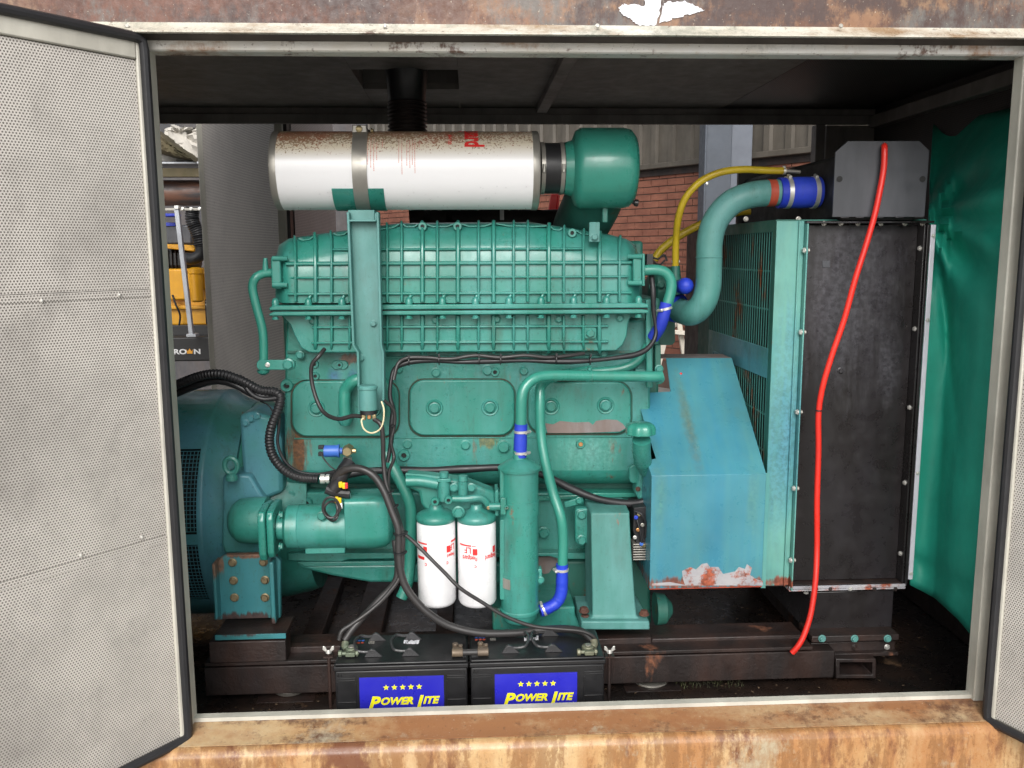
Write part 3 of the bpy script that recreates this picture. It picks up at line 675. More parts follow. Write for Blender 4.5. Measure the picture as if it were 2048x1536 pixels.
ybox('strut_foot', 372, 668, 392, 674, YG-.31, .06, galv, .002); ybox('strut_cap', 348, 411, 357, 418, YG-.31, .05, silver, .002)

# silencer on a rack above it and sheets on the shelf
mb = MB(); mb.cyl((A(250, 383, 4.0).x, 4.1, A(300, 384, 4.0).z), (A(440, 383, 4.0).x, 4.1, A(400, 384, 4.0).z), .085, n=32)
obj_ = obj('silencer_drum', mb, paint('brown_heat_stained_steel', (.12, .055, .035), (.03, .028, .03), .5, streak=(2, 2, 12)), bevel=.01); tag(obj_, 'brown heat stained silencer drum under the shelf, seen through the left bay', 'silencer')
rk = thing('storage_rack', 'steel shelf with an olive edge above the yellow generator', 'shelf', (A(370, 350, 3.9).x, 4.2, 0))
def rbox(nm, x0, y0, x1, y1, Y, d, m):
    a, b = A(x0, y0, Y), A(x1, y1, Y); obj(nm, MB().box(min(a.x, b.x), max(a.x, b.x), Y, Y+d, min(a.z, b.z), max(a.z, b.z)), m, rk, bevel=.004)
rbox('shelf_board', 230, 323, 440, 328, 3.9, .6, galv); rbox('edge_beam', 230, 336, 440, 354, 3.92, .05, olive)
a_ = A(440, 350, 4.3)
for x_ in (A(262, 350, 4.3).x, A(436, 350, 4.3).x): obj('upright', MB().box(x_-.025, x_+.025, 4.46, 4.50, 0, 2.3), galv, rk, bevel=.003)
def crumple(name, pts, Y, d, m, amp, lab, cat, n=26):
    xs = [p_[0] for p_ in pts]; ys = [p_[1] for p_ in pts]; mb = MB()
    ctr = A(sum(xs)/len(xs), sum(ys)/len(ys), Y+d*.4)
    rings = []
    outl = []
    for i in range(len(pts)):
        a, b = Vector(pts[i]), Vector(pts[(i+1) % len(pts)])
        for k in range(6): outl.append(a.lerp(b, k/6))
    for sc_, yo in ((1, d), (1, .0), (.86, -.04), (.6, -.07), (.3, -.08)):
        rings.append([ctr+((A(p_.x, p_.y, Y)-ctr)*sc_)*1.0+Vector((random.uniform(-1, 1)*amp*.4, yo+random.uniform(-1, 1)*amp, random.uniform(-1, 1)*amp*.4)) for p_ in outl])
    for r_ in rings:
        pass
    mb.loft(rings); o = obj(name, mb, m, ang=30); return tag(o, lab, cat)
crumple('dust_sheet', [(322, 322), (328, 262), (345, 250), (372, 256), (404, 254), (408, 262), (408, 322)], 4.0, .25, clothwhite, .022, 'crumpled dusty white sheet bundled on the shelf in the left bay', 'sheet')
crumple('canvas_cover', [(310, 258), (330, 272), (352, 290), (376, 306), (390, 322), (350, 314), (310, 304)], 3.85, .12, olive, .010, 'olive canvas cover sloping down in front of the white sheet', 'cover')
# dark bay behind the yellow generator
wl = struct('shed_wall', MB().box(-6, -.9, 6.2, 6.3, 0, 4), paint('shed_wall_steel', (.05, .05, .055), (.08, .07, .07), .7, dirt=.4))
# ================================================================== SKID, MOUNTS
sk0 = thing('skid_base', 'rusty dark steel skid frame carrying the engine and radiator', 'skid frame', (.3, .6, ZF))
def pbox(nm, x0, y0, x1, y1, Y, d, m, par, bev=.003, **k):
    xm, ym = (x0+x1)/2, (y0+y1)/2
    a, b = A(x0, ym, Y), A(x1, ym, Y); t_, u_ = A(xm, y0, Y), A(xm, y1, Y)
    return obj(nm, MB().box(min(a.x, b.x), max(a.x, b.x), Y, Y+d, min(t_.z, u_.z), max(t_.z, u_.z)), m, par, bevel=bev, **k)
pbox('lower_rail', 408, 1319, 1668, 1374, .30, .16, rustbeam, sk0)
pbox('rail_flange', 408, 1310, 1625, 1317, .294, .17, rustbeam, sk0, .002)
pbox('upper_rail', 418, 1283, 572, 1325, .287, .07, rustbeam, sk0)
pbox('upper_rail', 573, 1285, 1303, 1309, .345, .03, rustbeam, sk0)
pbox('upper_rail', 1304, 1274, 1606, 1309, .35, .03, rustbeam, sk0)
pbox('rear_rail', 408, 1266, 1640, 1290, 1.12, .12, rustbeam, sk0)
for a, b in ((600, 640), (700, 760), (870, 905), (1000, 1030)): obj('cross_member', MB().box(A(a, 1230, .6).x, A(b, 1230, .6).x, .47, 1.11, ZF+.001, ZF+.05), rustbeam, sk0, bevel=.004)
# open channel end under the radiator foot
mb = MB(); o_ = [(1672, 1318), (1752, 1318), (1752, 1357), (1672, 1357)]; i_ = [(1680, 1325), (1745, 1325), (1745, 1350), (1680, 1350)]
a = [A(x, y, .296) for x, y in o_]; b = [A(x, y, .296) for x, y in i_]
dv = Vector((0, .8, 0)); mb.loft([[p+dv for p in a], a, b, [p+dv for p in b]], False, False); obj('box_channel', mb, rustbeam, sk0, bevel=.002)
pbox('foot_plate', 1620, 1307, 1797, 1314, .325, .1, rustbeam, sk0, .002)
pbox('foot_web', 1622, 1284, 1790, 1307, .345, .02, rustbeam, sk0, .002)
pbox('foot_plate', 1624, 1271, 1798, 1283, .322, .1, rustbeam, sk0, .002)
for x in (1644, 1709, 1775): bolt(x, 1277, .320, 6, sk0, tealfade); 
for x in (1642, 1709, 1774): bolt(x, 1294, .343, 4.5, sk0, silver if x != 1709 else rustbeam)
for k, (cx_, cy_, x0, x1, lab) in enumerate(((578, 1378, 512, 628, 'round rubber and steel vibration mount under the skid, left of the batteries'), (1303, 1369, 1250, 1362, 'round rubber and steel vibration mount under the skid, right of the batteries'))):
    c_ = A(cx_, cy_, .34); t_ = thing('vibration_mount', lab, 'mount', (c_.x, .34, ZF), 'anti vibration mounts under the skid')
    obj('dome', MB().lathe((c_.x, .36, c_.z+.012), (0, 0, -1), [(0, .02), (.002, .050), (.010, .052), (.022, .045), (.030, .02)], 28), dullsteel, t_)
    obj('rubber_block', MB().lathe((c_.x, .36, c_.z-.018), (0, 0, -1), [(0, .035), (.012, .03), (.03, .04)], 24), rubber, t_)
    a_, b_ = A(x0, 1400, .30).x, A(x1, 1400, .30).x
    obj('base_plate', MB().box(a_, b_, .29, .44, ZF+.001, c_.z-.036), rustbeam, t_, bevel=.003)
    inst('bolt', 'bolt_m', bolt_m, dullsteel, (c_.x+.01, .315, c_.z-.036), t_, .012, (R(-90), 0, 0))

# ================================================================== ALTERNATOR
YC = .83; zc_ = .70
al = thing('alternator', 'blue green drum shaped alternator with wire mesh side vents at left', 'alternator', (-1.0, YC, ZF))
RA = .362; xe = -.775
mb = MB(); NA = 72
def apt(x, r, a): return Vector((x, YC-r*math.cos(a), zc_+r*math.sin(a)))       # a = 0 faces the camera
xs = [-1.62, -1.06, -.790]
wins = [(-.70, -.10), (.02, .68)]           # two vents, one over the other
def inwin(a): return any(l < a < h for l, h in wins)
ang_l = [-math.pi+2*math.pi*i/NA for i in range(NA)]
for k in range(2):
    for i in range(NA):
        a0, a1 = ang_l[i], ang_l[i]+2*math.pi/NA
        if k == 1 and inwin((a0+a1)/2): continue
        mb.add([apt(xs[k], RA, a0), apt(xs[k+1], RA, a0), apt(xs[k+1], RA, a1), apt(xs[k], RA, a1)], [(0, 1, 2, 3)])
mb.lathe((xs[2], YC, zc_), (1, 0, 0), [(0, RA), (.012, RA+.001), (.018, RA-.003), (.020, RA-.006), (.060, RA-.030), (.095, RA-.042), (.098, RA-.06), (.13, RA-.075)], NA, cap=False)
obj('drum', mb, bluecast, al, ang=50)
obj('inner_core', MB().lathe((-1.6, YC, zc_), (1, 0, 0), [(0, .31), (.80, .31)], 48), bore, al)
for l, h in wins:
    mb = MB()
    x = -1.06
    while x < -.792:
        mb.tube([apt(x, RA-.003, l+(h-l)*k/8) for k in range(9)], .0011, 4, smooth=False); x += .0105
    n_ = int((h-l)*RA/.0125)
    for k in range(n_+1): mb.tube([apt(-1.06, RA-.002, l+(h-l)*k/n_), apt(-.790, RA-.002, l+(h-l)*k/n_)], .0011, 4)
    obj('vent_mesh', mb, bluecast, al)
# flange foot with six bolts
ft = obj('foot_bracket', MB().ext([(432, 1135), (437, 1118), (452, 1110), (548, 1108), (561, 1122), (561, 1236), (428, 1240)], .36, .02), bracket, al, bevel=.003)
pbox('gusset', 427, 1128, 433, 1240, .325, .055, bracket, al, .002); pbox('gusset', 540, 1125, 549, 1248, .320, .06, bracket, al, .003)
mb = MB(); q = [AZ(433, 1272, A(500, 1278, .285).z+.012), AZ(571, 1272, A(500, 1278, .285).z+.012)]
zf_ = A(500, 1276, .285).z
a_, b_ = A(430, 1278, .285).x, A(572, 1278, .285).x
obj('foot_plate', MB().box(a_, b_, .288, .40, zf_-.004, zf_+.010), rustbeam, al, bevel=.002); obj('plate_edge', MB().box(a_, b_, .284, .2875, zf_-.004, zf_+.0105), bracket, al, bevel=.001)
for x, y in ((465, 1125), (527, 1124), (467, 1161), (530, 1160), (469, 1195), (530, 1195)): bolt(x, y, .358, 7, ft, boltbrass)
# flywheel housing
fh = obj('flywheel_housing', MB().lathe((-.69, YC, zc_), (1, 0, 0), [(0, .30), (.001, .322), (.030, .326), (.040, .318), (.10, .315), (.17, .30), (.20, .29)], 64), tealcast, al)
pc = obj('housing_pocket', MB().ext([(444, 955), (452, 948), (500, 950), (520, 985), (532, 1000), (532, 1108), (448, 1108), (443, 1090)], .47, .15), bluecast, al, bevel=.012)
obj('housing_web', MB().ext([(478, 830), (505, 822), (545, 835), (562, 880), (566, 985), (530, 1000), (487, 990)], .50, .15), bluecast, al, bevel=.012)
for x, y in ((492, 846), (503, 838), (513, 832)): bolt(x, y, .495, 6, al, bluecast)
mb = MB(); c_ = A(462, 931, .44); pts = [c_+Vector((.024*math.cos(t), .006*math.sin(t), .030*math.sin(t))) for t in [i*2*math.pi/20 for i in range(20)]]
rr_ = []
for i in range(20):
    t = i*2*math.pi/20; rad = Vector((math.cos(t), 0, math.sin(t))); p = c_+Vector((.018*math.cos(t), 0, .022*math.sin(t)))
    rr_.append([p+rad*.0075*math.cos(a)+Vector((0, .0075*math.sin(a), 0)) for a in [k*math.pi/4 for k in range(8)]])
mb.loft(rr_, closed=True); mb.lathe(c_-Vector((0, 0, .042)), (0, 0, 1), [(0, .017), (.010, .017), (.018, .011)], 16)
obj('lifting_eye', mb, tealcast, al)

# ================================================================== ENGINE
en = thing('diesel_engine', 'large teal green inline diesel engine with ribbed manifold cover', 'engine', (.05, .8, ZF))
core = MB(); core.box(A(590, 800, .75).x, A(1300, 800, .75).x, .62, 1.10, .60, 1.36)
core.box(A(605, 600, .62).x, A(1285, 600, .62).x, .62, .80, 1.30, 1.53)
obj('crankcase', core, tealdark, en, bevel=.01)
# side of the block
YBk = .52
blk = obj('block_side', MB().ext([(572, 640), (1300, 640), (1302, 700), (1300, 936), (1285, 946), (575, 946), (568, 900), (569, 760)], YBk, .14), blockpaint, en, bevel=.008)
mb = MB(); sec = []
for x in (572, 1298):
    b0 = A(x, 944, YBk); sec.append([b0+Vector((0, dy, dz)) for dy, dz in ((.0, .004), (.004, -.012), (.018, -.030), (.040, -.045), (.060, -.052), (.14, -.052), (.14, .004))])
mb.loft(sec); obj('block_skirt', mb, tealcast, en, ang=60)
low = obj('lower_block', MB().ext([(560, 985), (1300, 985), (1302, 1106), (560, 1106)], YBk+.045, .12), tealcast, en, bevel=.006)
obj('pan_rail', MB().ext([(575, 1106), (1300, 1106), (1300, 1118), (1120, 1119), (1100, 1113), (700, 1119), (680, 1124), (575, 1122)], YBk+.005, .14), tealcast, en, bevel=.003)
obj('pan_rail_lower', MB().ext([(590, 1124), (830, 1122), (830, 1131), (610, 1134)], YBk+.012, .12), tealcast, en, bevel=.003)
obj('pipe_rail', MB().ext([(1076, 993), (1150, 990), (1168, 986), (1300, 986), (1300, 994), (1160, 998), (1076, 1003)], YBk+.028, .05), tealpipe, en, bevel=.003)
# oil pan
pan = MB()
def ringp(pts, Y): return [A(x, y, Y) for x, y in pts]
pan.loft([[v for v in ringp([(590, 1130), (1010, 1126), (1010, 1168), (740, 1166), (660, 1152), (620, 1142)], .54)], [v+Vector((0, .5, 0)) for v in ringp([(590, 1130), (1010, 1126), (1010, 1168), (740, 1166), (660, 1152), (620, 1142)], .54)]])
obj('oil_pan', pan, teal, en, bevel=.010)
obj('oil_pan_sump', MB().ext([(985, 1120), (1300, 1119), (1304, 1252), (1000, 1254), (985, 1240)], .575, .4), tealdark, en, bevel=.012)
obj('front_cross_beam', MB().ext([(985, 1217), (1150, 1213), (1150, 1232), (1170, 1262), (985, 1262)], .40, .25), tealcast, en, bevel=.006)
# the three side covers
def rrect(x0, y0, x1, y1, r, n=6):
    P = []
    for cx, cy, a0 in ((x1-r, y0+r, -90), (x1-r, y1-r, 0), (x0+r, y1-r, 90), (x0+r, y0+r, 180)):
        for k in range(n+1):
            a = R(a0+90*k/n); P.append((cx+r*math.cos(a), cy+r*math.sin(a)))
    return P
for x0, y0, x1, y1, bs in ((584, 762, 797, 873, ((633, 817), (745, 817))), (819, 760, 1029, 871, ((869, 816), (980, 815))), (1057, 764, 1262, 867, ((1102, 813), (1211, 811)))):
    gsk = obj('cover_gasket', MB().ext(rrect(x0-3, y0-3, x1+3, y1+3, 32), YBk-.004, .02), paint('dark_gasket', (.05, .05, .03), (.02, .09, .065), .8), en) if x0 < 600 else obj('cover_gasket', MB().ext(rrect(x0-3, y0-3, x1+3, y1+3, 32), YBk-.004, .02), bpy.data.materials['dark_gasket'], en)  # dark olive and teal rim showing round the cover
    cv = obj('side_cover', MB().ext(rrect(x0, y0, x1, y1, 30), YBk-.016, .012), teal, en, bevel=.004)
    for x, y in bs:
        s_ = M(16, x, y, YBk-.016)
        inst('bolt_recess', 'dish', lambda: MB().lathe((0, 0, 0), (0, -1, 0), [(-.2, 1.1), (.0, 1.1), (.14, 1.0), (.10, .82), (-.05, .70)], 28), tealcast, A(x, y, YBk-.0165), cv, s_)
        bolt(x, y, YBk-.020, 10, cv, teal, fn=plug_m)
# flaked bare patch under the third cover
mb = MB(); pt = [(1090, 846), (1106, 849), (1120, 842), (1150, 845), (1178, 844), (1186, 850), (1192, 842), (1212, 839), (1234, 840), (1246, 848), (1252, 856), (1240, 863), (1190, 865), (1150, 866), (1095, 866)]
mb.ext(pt, YBk-.0172, .002); obj('bare_patch', mb, baremetal, en, ang=0, label='bare flaked patch where the teal paint has come off')
mb = MB(); mb.ext([(1075, 1114), (1120, 1112), (1118, 1128), (1106, 1134), (1098, 1146), (1088, 1148), (1076, 1140)], .572, .002); obj('bare_patch', mb, baremetal, en, ang=0)
# plugs, bosses and bolts over the side
for x, y, r_ in ((872, 745, 9), (975, 740, 10), (1048, 742, 8), (798, 738, 8), (931, 890, 9), (1007, 893, 12), (815, 888, 9), (583, 989, 9), (630, 950, 8), (1165, 950, 7)):
    bolt(x, y, YBk-.001 if y < 950 else YBk+.03, r_, blk, tealcast, 'plug', plug_m)
for x, y, r_ in ((990, 744, 9), (1047, 741, 8), (574, 771, 13), (808, 910, 12), (631, 752, 8), (629, 728, 9), (613, 1006, 12)):
    bossed_hole(x, y, YBk-.001 if y < 950 else YBk+.04, r_, blk, tealcast, bore)
obj('slot_boss', MB().ext(rrect(663, 721, 696, 739, 9), YBk-.007, .01), tealcast, en, bevel=.002); bossed_hole(679, 730, YBk-.006, 7, en, tealcast, bore)
bolt(1161, 888, YBk-.003, 5, blk, copper); bossed_hole(1161, 888, YBk-.001, 9, blk, tealcast, bore)
for x, y, r_ in ((1087, 1065, 10), (1087, 1065, 6)): bolt(x, y, YBk+.03, r_, low, tealcast)
for x, y in ((600, 710), (848, 706), (968, 706), (1088, 706), (1207, 707)): bolt(x, y, YBk-.018, 7, blk, teal)
for x in (770, 832, 908, 985, 1047, 1110): bolt(x, 699, YBk-.003, 4.5, blk, teal)
mb = MB(); mb.ext([(574, 702), (1290, 702), (1290, 706), (574, 706)], YBk-.010, .02); obj('joint_strip', mb, tealdark, en)
mb = MB(); mb.ext([(770, 712), (1280, 710), (1280, 716), (770, 718)], YBk-.006, .01); mb.ext([(575, 758), (570, 770), (582, 770), (640, 758)], YBk-.004, .01)
mb.ext([(588, 876), (1296, 872), (1296, 875), (588, 879)], YBk-.003, .01); obj('casting_step', mb, tealcast, en, bevel=.002)

# manifold cover: ribbed housing in two halves
TOPL = [(553, 512), (556, 492), (578, 478), (629, 470), (695, 461), (754, 453), (797, 447), (1059, 445), (1141, 457), (1215, 469), (1254, 479), (1272, 492), (1277, 512)]
def topy(x):
    for (a, b), (c, d) in zip(TOPL[:-1], TOPL[1:]):
        if a <= x <= c: return b+(d-b)*(x-a)/max(c-a, 1e-6)
    return TOPL[0][1] if x < 553 else 512
YM = .42
def cprof(x):      # (row pixel, depth) down the face of the upper half
    t = topy(x); e = min(1, (x-551)/26, (1279-x)/26); e = max(0, e); ed = (1-math.sin(e*math.pi/2))*.05
    return [(t-1, YM+.13), (t, YM+.09+ed), (t+6, YM+.058+ed), (t+18, YM+.036+ed), (t+36 if t < 480 else t+24, YM+.014+ed), (t+58 if t < 480 else t+40, YM+.003+ed), (min(604, max(560, t+62)), YM+ed), (606, YM+ed)]
xs_ = [551, 554, 558, 564, 571, 578]+[578+i*(1252-578)/60 for i in range(1, 61)]+[1259, 1266, 1272, 1276, 1279]
mb = MB(); vs = [A(x, y, Y) for x in xs_ for y, Y in cprof(x)]; nr = 8
mb.add(vs, [(i*nr+j, (i+1)*nr+j, (i+1)*nr+j+1, i*nr+j+1) for i in range(len(xs_)-1) for j in range(nr-1)])
mcov = obj('manifold_cover', mb, teal, en, ang=60)
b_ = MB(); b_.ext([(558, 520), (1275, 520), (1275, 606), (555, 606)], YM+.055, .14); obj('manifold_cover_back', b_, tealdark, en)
def yat(x, y):
    P = cprof(x)
    for (a, b), (c, d) in zip(P[:-1], P[1:]):
        if a <= y <= c: return b+(d-b)*(y-a)/max(c-a, 1e-6)
    return P[-1][1]
vr = [(592, 5), (632, 7), (664, 5), (700, 5), (735, 5), (775, 5), (804, 5), (845, 7), (875, 5), (916, 7), (957, 5), (987, 7), (1027, 5), (1055, 5), (1097, 7), (1127, 5), (1166, 5), (1198, 7), (1238, 5)]
ribs = MB()
for x, w_ in vr:
    t = topy(x); ys = [t+3, t+12, t+24, t+40, t+60, min(600, t+90), 604] if t < 500 else [t+4, t+20, t+40, 604]
    ribs.rib([A(x, y, yat(x, y)) for y in ys], M(w_*1.7, x, 550, YM), .014, M(w_*.85, x, 550, YM))
for y, x0, x1, w_ in ((497, 664, 1166, 4), (525, 572, 1262, 6), (553, 560, 1256, 4), (585, 576, 1262, 5)):
    n_ = 16; ribs.rib([A(x0+(x1-x0)*k/n_, y+(1.5-(x0+(x1-x0)*k/n_-900)*.004), yat(x0+(x1-x0)*k/n_, y)) for k in range(n_+1)], M(w_*1.7, 900, y, YM), .012, M(w_*.85, 900, y, YM))
obj('rib_grid', ribs, teal, en, bevel=.0022)
# raised lips between the upper ribs
lip = MB()
for x0, x1 in ((598, 629), (668, 696), (750, 798), (806, 836), (852, 908), (922, 984), (992, 1093), (1100, 1124), (1150, 1196)):
    lip = MB(); lip.rib([A(x, topy(x)+(7 if 0 < k < 4 else 2), yat(x, topy(x)+6)) for k, x in enumerate([x0+(x1-x0)*q/4 for q in range(5)])], .006, .010); obj('edge_lip', lip, teal, en, bevel=.001)
for x, y in ((845, 453), (915, 453), (1144, 466)):
    inst('lug', 'ring', ring_m, teal, A(x, y, YM+.035), en, M(9, x, y, YM)); inst('bore', 'hole', hole_m, bore, A(x, y, YM+.033), en, M(9, x, y, YM))
# end flanges
for pts in ([(541, 514), (560, 513), (563, 578), (543, 577)], [(1266, 509), (1284, 508), (1284, 571), (1266, 571)]):
    obj('end_flange', MB().ext(pts, YM-.008, .11), teal, en, bevel=.004)
obj('end_plate', MB().ext([(1284.6, 507), (1290, 507), (1290, 572), (1284.6, 572)], YM-.012, .12), teal, en, bevel=.002)
rb_ = MB()
for y in (517, 570): obj('end_rib', MB().tube([A(545, y, YM-.008), A(575, y, YM-.006)], .007, 10), teal, en); obj('end_rib', MB().tube([A(1256, y-4, YM-.004), A(1284, y-4, YM-.010)], .007, 10), teal, en)
# flange joint and its bosses
fl = MB(); NP = 40
def flr(y0, y1, Yf, d, nm):
    return obj(nm, MB().ext([(538, y0+4), (548, y0), (1284, y0-5), (1297, y0-3), (1298, y1-5), (538, y1)], Yf, d), teal, en, bevel=.003)
flr(611, 621, YM-.022, .13, 'upper_flange'); flr(623.5, 632, YM-.018, .13, 'lower_flange')
obj('joint_gasket', MB().ext([(541, 621), (1295, 616), (1295, 619), (541, 624)], YM-.015, .12), bore, en)
for x in (551, 617, 684, 745, 818, 885, 951, 1018, 1082, 1147, 1213, 1277):
    yb = 602-(x-900)*.006; s_ = M(1, x, yb, YM)
    bs_ = MB(); bs_.lathe(A(x, yb+10, YM-.010), (0, 0, 1), [(0, 7.5*s_), (8*s_, 7.5*s_), (14*s_, 6.5*s_), (18*s_, 3*s_)], 16)
    if 560 < x < 1270: bs_.tube([A(x, yb-2, YM-.006), A(x+4, yb-12, YM-.003), A(x+14, yb-16, YM)], 4*s_, 8)
    obj('bolt_boss', bs_, teal, en, ang=60)
    inst('bolt', 'bolt_m', bolt_m, teal, A(x, 636-(x-900)*.006, YM-.006), en, 6*s_, (R(-90), 0, random.random()))
# lower half
YL = .45
lo = [(560, 630), (1290, 626), (1262, 632), (1256, 648), (1254, 672), (1246, 690), (1232, 702), (620, 706), (602, 696), (588, 670), (580, 650)]
lowc = obj('manifold_lower', MB().ext(lo, YL, .12), teal, en, bevel=.016, seg=3)
ribs = MB()
for x, w_ in vr:
    if 630 < x < 1200: ribs.rib([A(x, y, YL+d_) for y, d_ in ((630, 0), (684, 0), (690, .004), (700, .022))], M(w_*1.7, x, 650, YL), .013, M(w_*.85, x, 650, YL))
for y in (653, 684): ribs.rib([A(x, y-(x-900)*.004, YL) for x in (624, 1216)], M(7.5, 900, y, YL), .012, M(4, 900, y, YL))
obj('rib_grid', ribs, teal, en, bevel=.002)
for x, y in ((626, 642), (871, 640), (994, 638), (1117, 638), (1239, 636)): bolt(x, y, YL-.001, 6.5, lowc, teal)
bolt(1180, 666, YL-.004, 9, lowc, teal); obj('pad', MB().ext(rrect(1168, 654, 1193, 678, 6), YL-.009, .012), teal, en, bevel=.002)
for x in (770, 832, 908, 985, 1047, 1110): pass

# strut carrying the air filter
YS = .33
stt = MB(); fL = [(692, 424), (698, 424), (722, 690), (724, 700), (700, 700), (700, 688)]
stt = MB(); stt.loft([[A(x, y, YS)+Vector((0, d, 0)) for x, d in ((x0, 0), (x0+5, 0), (x0+5, .034), (x1-5, .034), (x1-5, 0), (x1, 0), (x1, .040), (x0, .040))] for x0, x1, y in ((693, 757, 424), (694, 758, 445), (704, 764, 690), (713, 768, 705), (716, 769, 825))])
strut = obj('filter_strut', stt, tealfade, en, bevel=.0015)
obj('strut_end_plate', MB().ext([(698.5, 439), (751.5, 439), (751.5, 443), (698.5, 443)], YS, .034), tealfade, en, bevel=.001)
for x, y, r_ in ((747, 647, 6), (722, 716, 6.5)): bolt(x, y, YS+.033, r_, en, tealfade)
# cradle that the canister lies in
fc = A(810, 342, .45); rF = .1035
def fcyl(x, a, r): return Vector((x, .45-r*math.cos(a), fc.z+r*math.sin(a)))
x0_, x1_ = A(664, 405, .36).x, A(768, 405, .36).x
mb = MB(); rg = []
for r_, d_ in ((rF+.0015, 0), (rF+.006, 0)): pass
K = 14; a0_, a1_ = R(-12), R(-170)
i0 = [fcyl(x0_, a0_*.0+R(-33)+(R(-150)-R(-33))*k/K, rF+.001) for k in range(K+1)]
prof_ = [(rF+.001), (rF+.006)]
mb.loft([[fcyl(x, R(-30)+(R(-150)-R(-30))*k/K, r) for k in range(K+1)]+[fcyl(x, R(-30)+(R(-150)-R(-30))*k/K, r2) for k in range(K, -1, -1)] for x, r, r2 in ((x0_, rF+.0008, rF+.0030), (x1_, rF+.0008, rF+.0030))])
obj('filter_cradle', mb, teal, en, bevel=.001)
obj('cradle_bracket', MB().box(A(700, 425, .4).x, A(752, 425, .4).x, .36, .52, fc.z-rF-.035, fc.z-rF-.004), tealfade, en, bevel=.002)

# starter motor
s0 = A(600, 1053, .36); rs = M(46, 620, 1053, .36)
sm_ = MB()
def sx(px, Y=.36, py=1053): return A(px, py, Y).x
def prof_x(lst): return [(sx(px)-sx(lst[0][0]), r) for px, r in lst]
L_ = [(556, .028), (557, .036), (570, .036), (572, .052), (578, .0605), (600, .0615), (601, .0600), (603, .0615), (700, .0615), (704, .060)]
stc = Vector((sx(556), .36+.0, s0.z))
smt = obj('starter_motor', sm_.lathe(stc, (1, 0, 0), prof_x(L_), 40), teal, en)
# end housing with the solenoid bulge on top
rg = []
for px, k in ((696, 1), (697, 1.02), (752, 1.02), (770, .97), (780, .86), (786, .62)):
    x = sx(px); ring_ = []
    for i in range(36):
        a = 2*math.pi*i/36; cz = math.sin(a); cy = -math.cos(a)
        r = .063
        z = s0.z+(r*cz if cz < 0 else 0)+(cz*r if cz > 0 else 0); y = .36+cy*r
        if cz > -.05: z = s0.z+.068+.024*(abs(cz)**.5); y = .36+.062*math.copysign(abs(cy)**.45, cy)
        ring_.append(Vector((x, .36+(y-.36)*k, s0.z+.018+(z-s0.z-.018)*k)))
    rg.append(ring_)
obj('starter_end_housing', MB().loft(rg), teal, en, bevel=.004, ang=40)
# flange and gear nose
mb = MB(); mb.loft([[Vector((sx(px), .30+.0, s0.z))+Vector((0, y, z)) for y, z in ((0, -.075), (-.012, -.055), (-.015, .04), (-.004, .062), (.05, .070), (.12, .06), (.12, -.075))] for px in (528, 542)])
mb.loft([[Vector((sx(px), .31, s0.z))+Vector((0, y, z)) for y, z in ((0, -.070), (-.010, -.055), (-.010, .04), (.0, .058), (.05, .066), (.12, .06), (.12, -.07))] for px in (542.5, 556)])
obj('starter_flange', mb, teal, en, bevel=.004)
for y in (1030, 1093): inst('bolt', 'bolt_m', bolt_m, teal, A(560, y, .312), en, .009, (0, 0, R(90)))
mb = MB(); mb.lathe((sx(450), .41, s0.z+.005), (1, 0, 0), [(-.0, .030), (.010, .048), (.03, .062), (.07, .066), (.105, .066)], 36); obj('starter_nose', mb, tealcast, en)
bolt(643, 1032, .300, 8, en, teal, 'plug', plug_m)
pbox('starter_saddle', 610, 1094, 690, 1108, .33, .15, tealcast, en)
# terminals and boots at the starter
mb = MB(); mb.tube([A(700, 925, .33), A(686, 945, .31), A(676, 966, .31), A(668, 978, .31)], .020, 12); mb.tube([A(652, 978, .31), A(672, 985, .31), A(700, 988, .31)], .013, 10); obj('terminal_boot', mb, rubber, en)
for k, (x, y, m_) in enumerate(((681, 970, yellowtag), (688, 972, yellowtag), (673, 1000, yellowtag), (679, 1002, yellowtag), (681, 1012, whiteprint), (692, 972, redplastic))):
    pbox('crimp_terminal', x-4, y-6, x+3.5, y+6, .285, .008, m_, en, .002)
obj('stud', MB().cyl(A(676, 990, .31), A(700, 990, .32), .009), tealfade, en)
mb = MB()
for r_, o_ in ((.022, 0), (.017, .006), (.02, .010)):
    c_ = A(662, 1015, .285+o_); mb.tube([c_+Vector((r_*math.cos(t)*1.0, o_*math.sin(t*2), r_*1.3*math.sin(t)-o_)) for t in [k*2*math.pi/14 for k in range(15)]], .0034, 7)
mb.tube([A(668, 1000, .285), A(676, 1006, .285), A(681, 1018, .285), A(672, 1030, .285)], .0034, 7); obj('coiled_lead', mb, cablem, en)

# oil filter head and filters
YF = .33
fh2 = MB(); fh2.ext([(836, 950), (880, 955), (930, 962), (990, 985), (994, 1010), (994, 1030), (860, 1030), (842, 1010), (838, 985), (812, 975), (812, 948)], YF+.02, .06)
fhd = obj('filter_head', fh2, teal, en, bevel=.008)
hd = MB(); s_ = M(1, 900, 1000, YF)
def vcyl(px, py0, py1, r0, r1=None, Y=YF): hd.cyl(A(px, py1, Y), Vector((A(px, py1, Y).x, Y, A(px, py0, Y).z)), r0*s_, (r1 or r0)*s_, 20)
vcyl(888, 958, 1000, 13, 12); vcyl(888, 944, 954, 9, Y=YF); vcyl(926, 962, 990, 10); vcyl(926, 951, 961, 10, 9)
hd.tube([A(905, 998, YF-.02), A(930, 998, YF-.02), A(962, 996, YF-.015), A(978, 1010, YF-.01)], 7*s_, 10)
hd.tube([A(812, 962, YF+.01), A(842, 962, YF+.01), A(878, 968, YF)], 12*s_, 12)
hd.tube([A(812, 950, YF+.02), A(850, 953, YF+.01), A(880, 957, YF)], 5*s_, 8)
hd.cyl(A(978, 1013, YF-.025), A(1002, 1013, YF-.025), 8*s_)
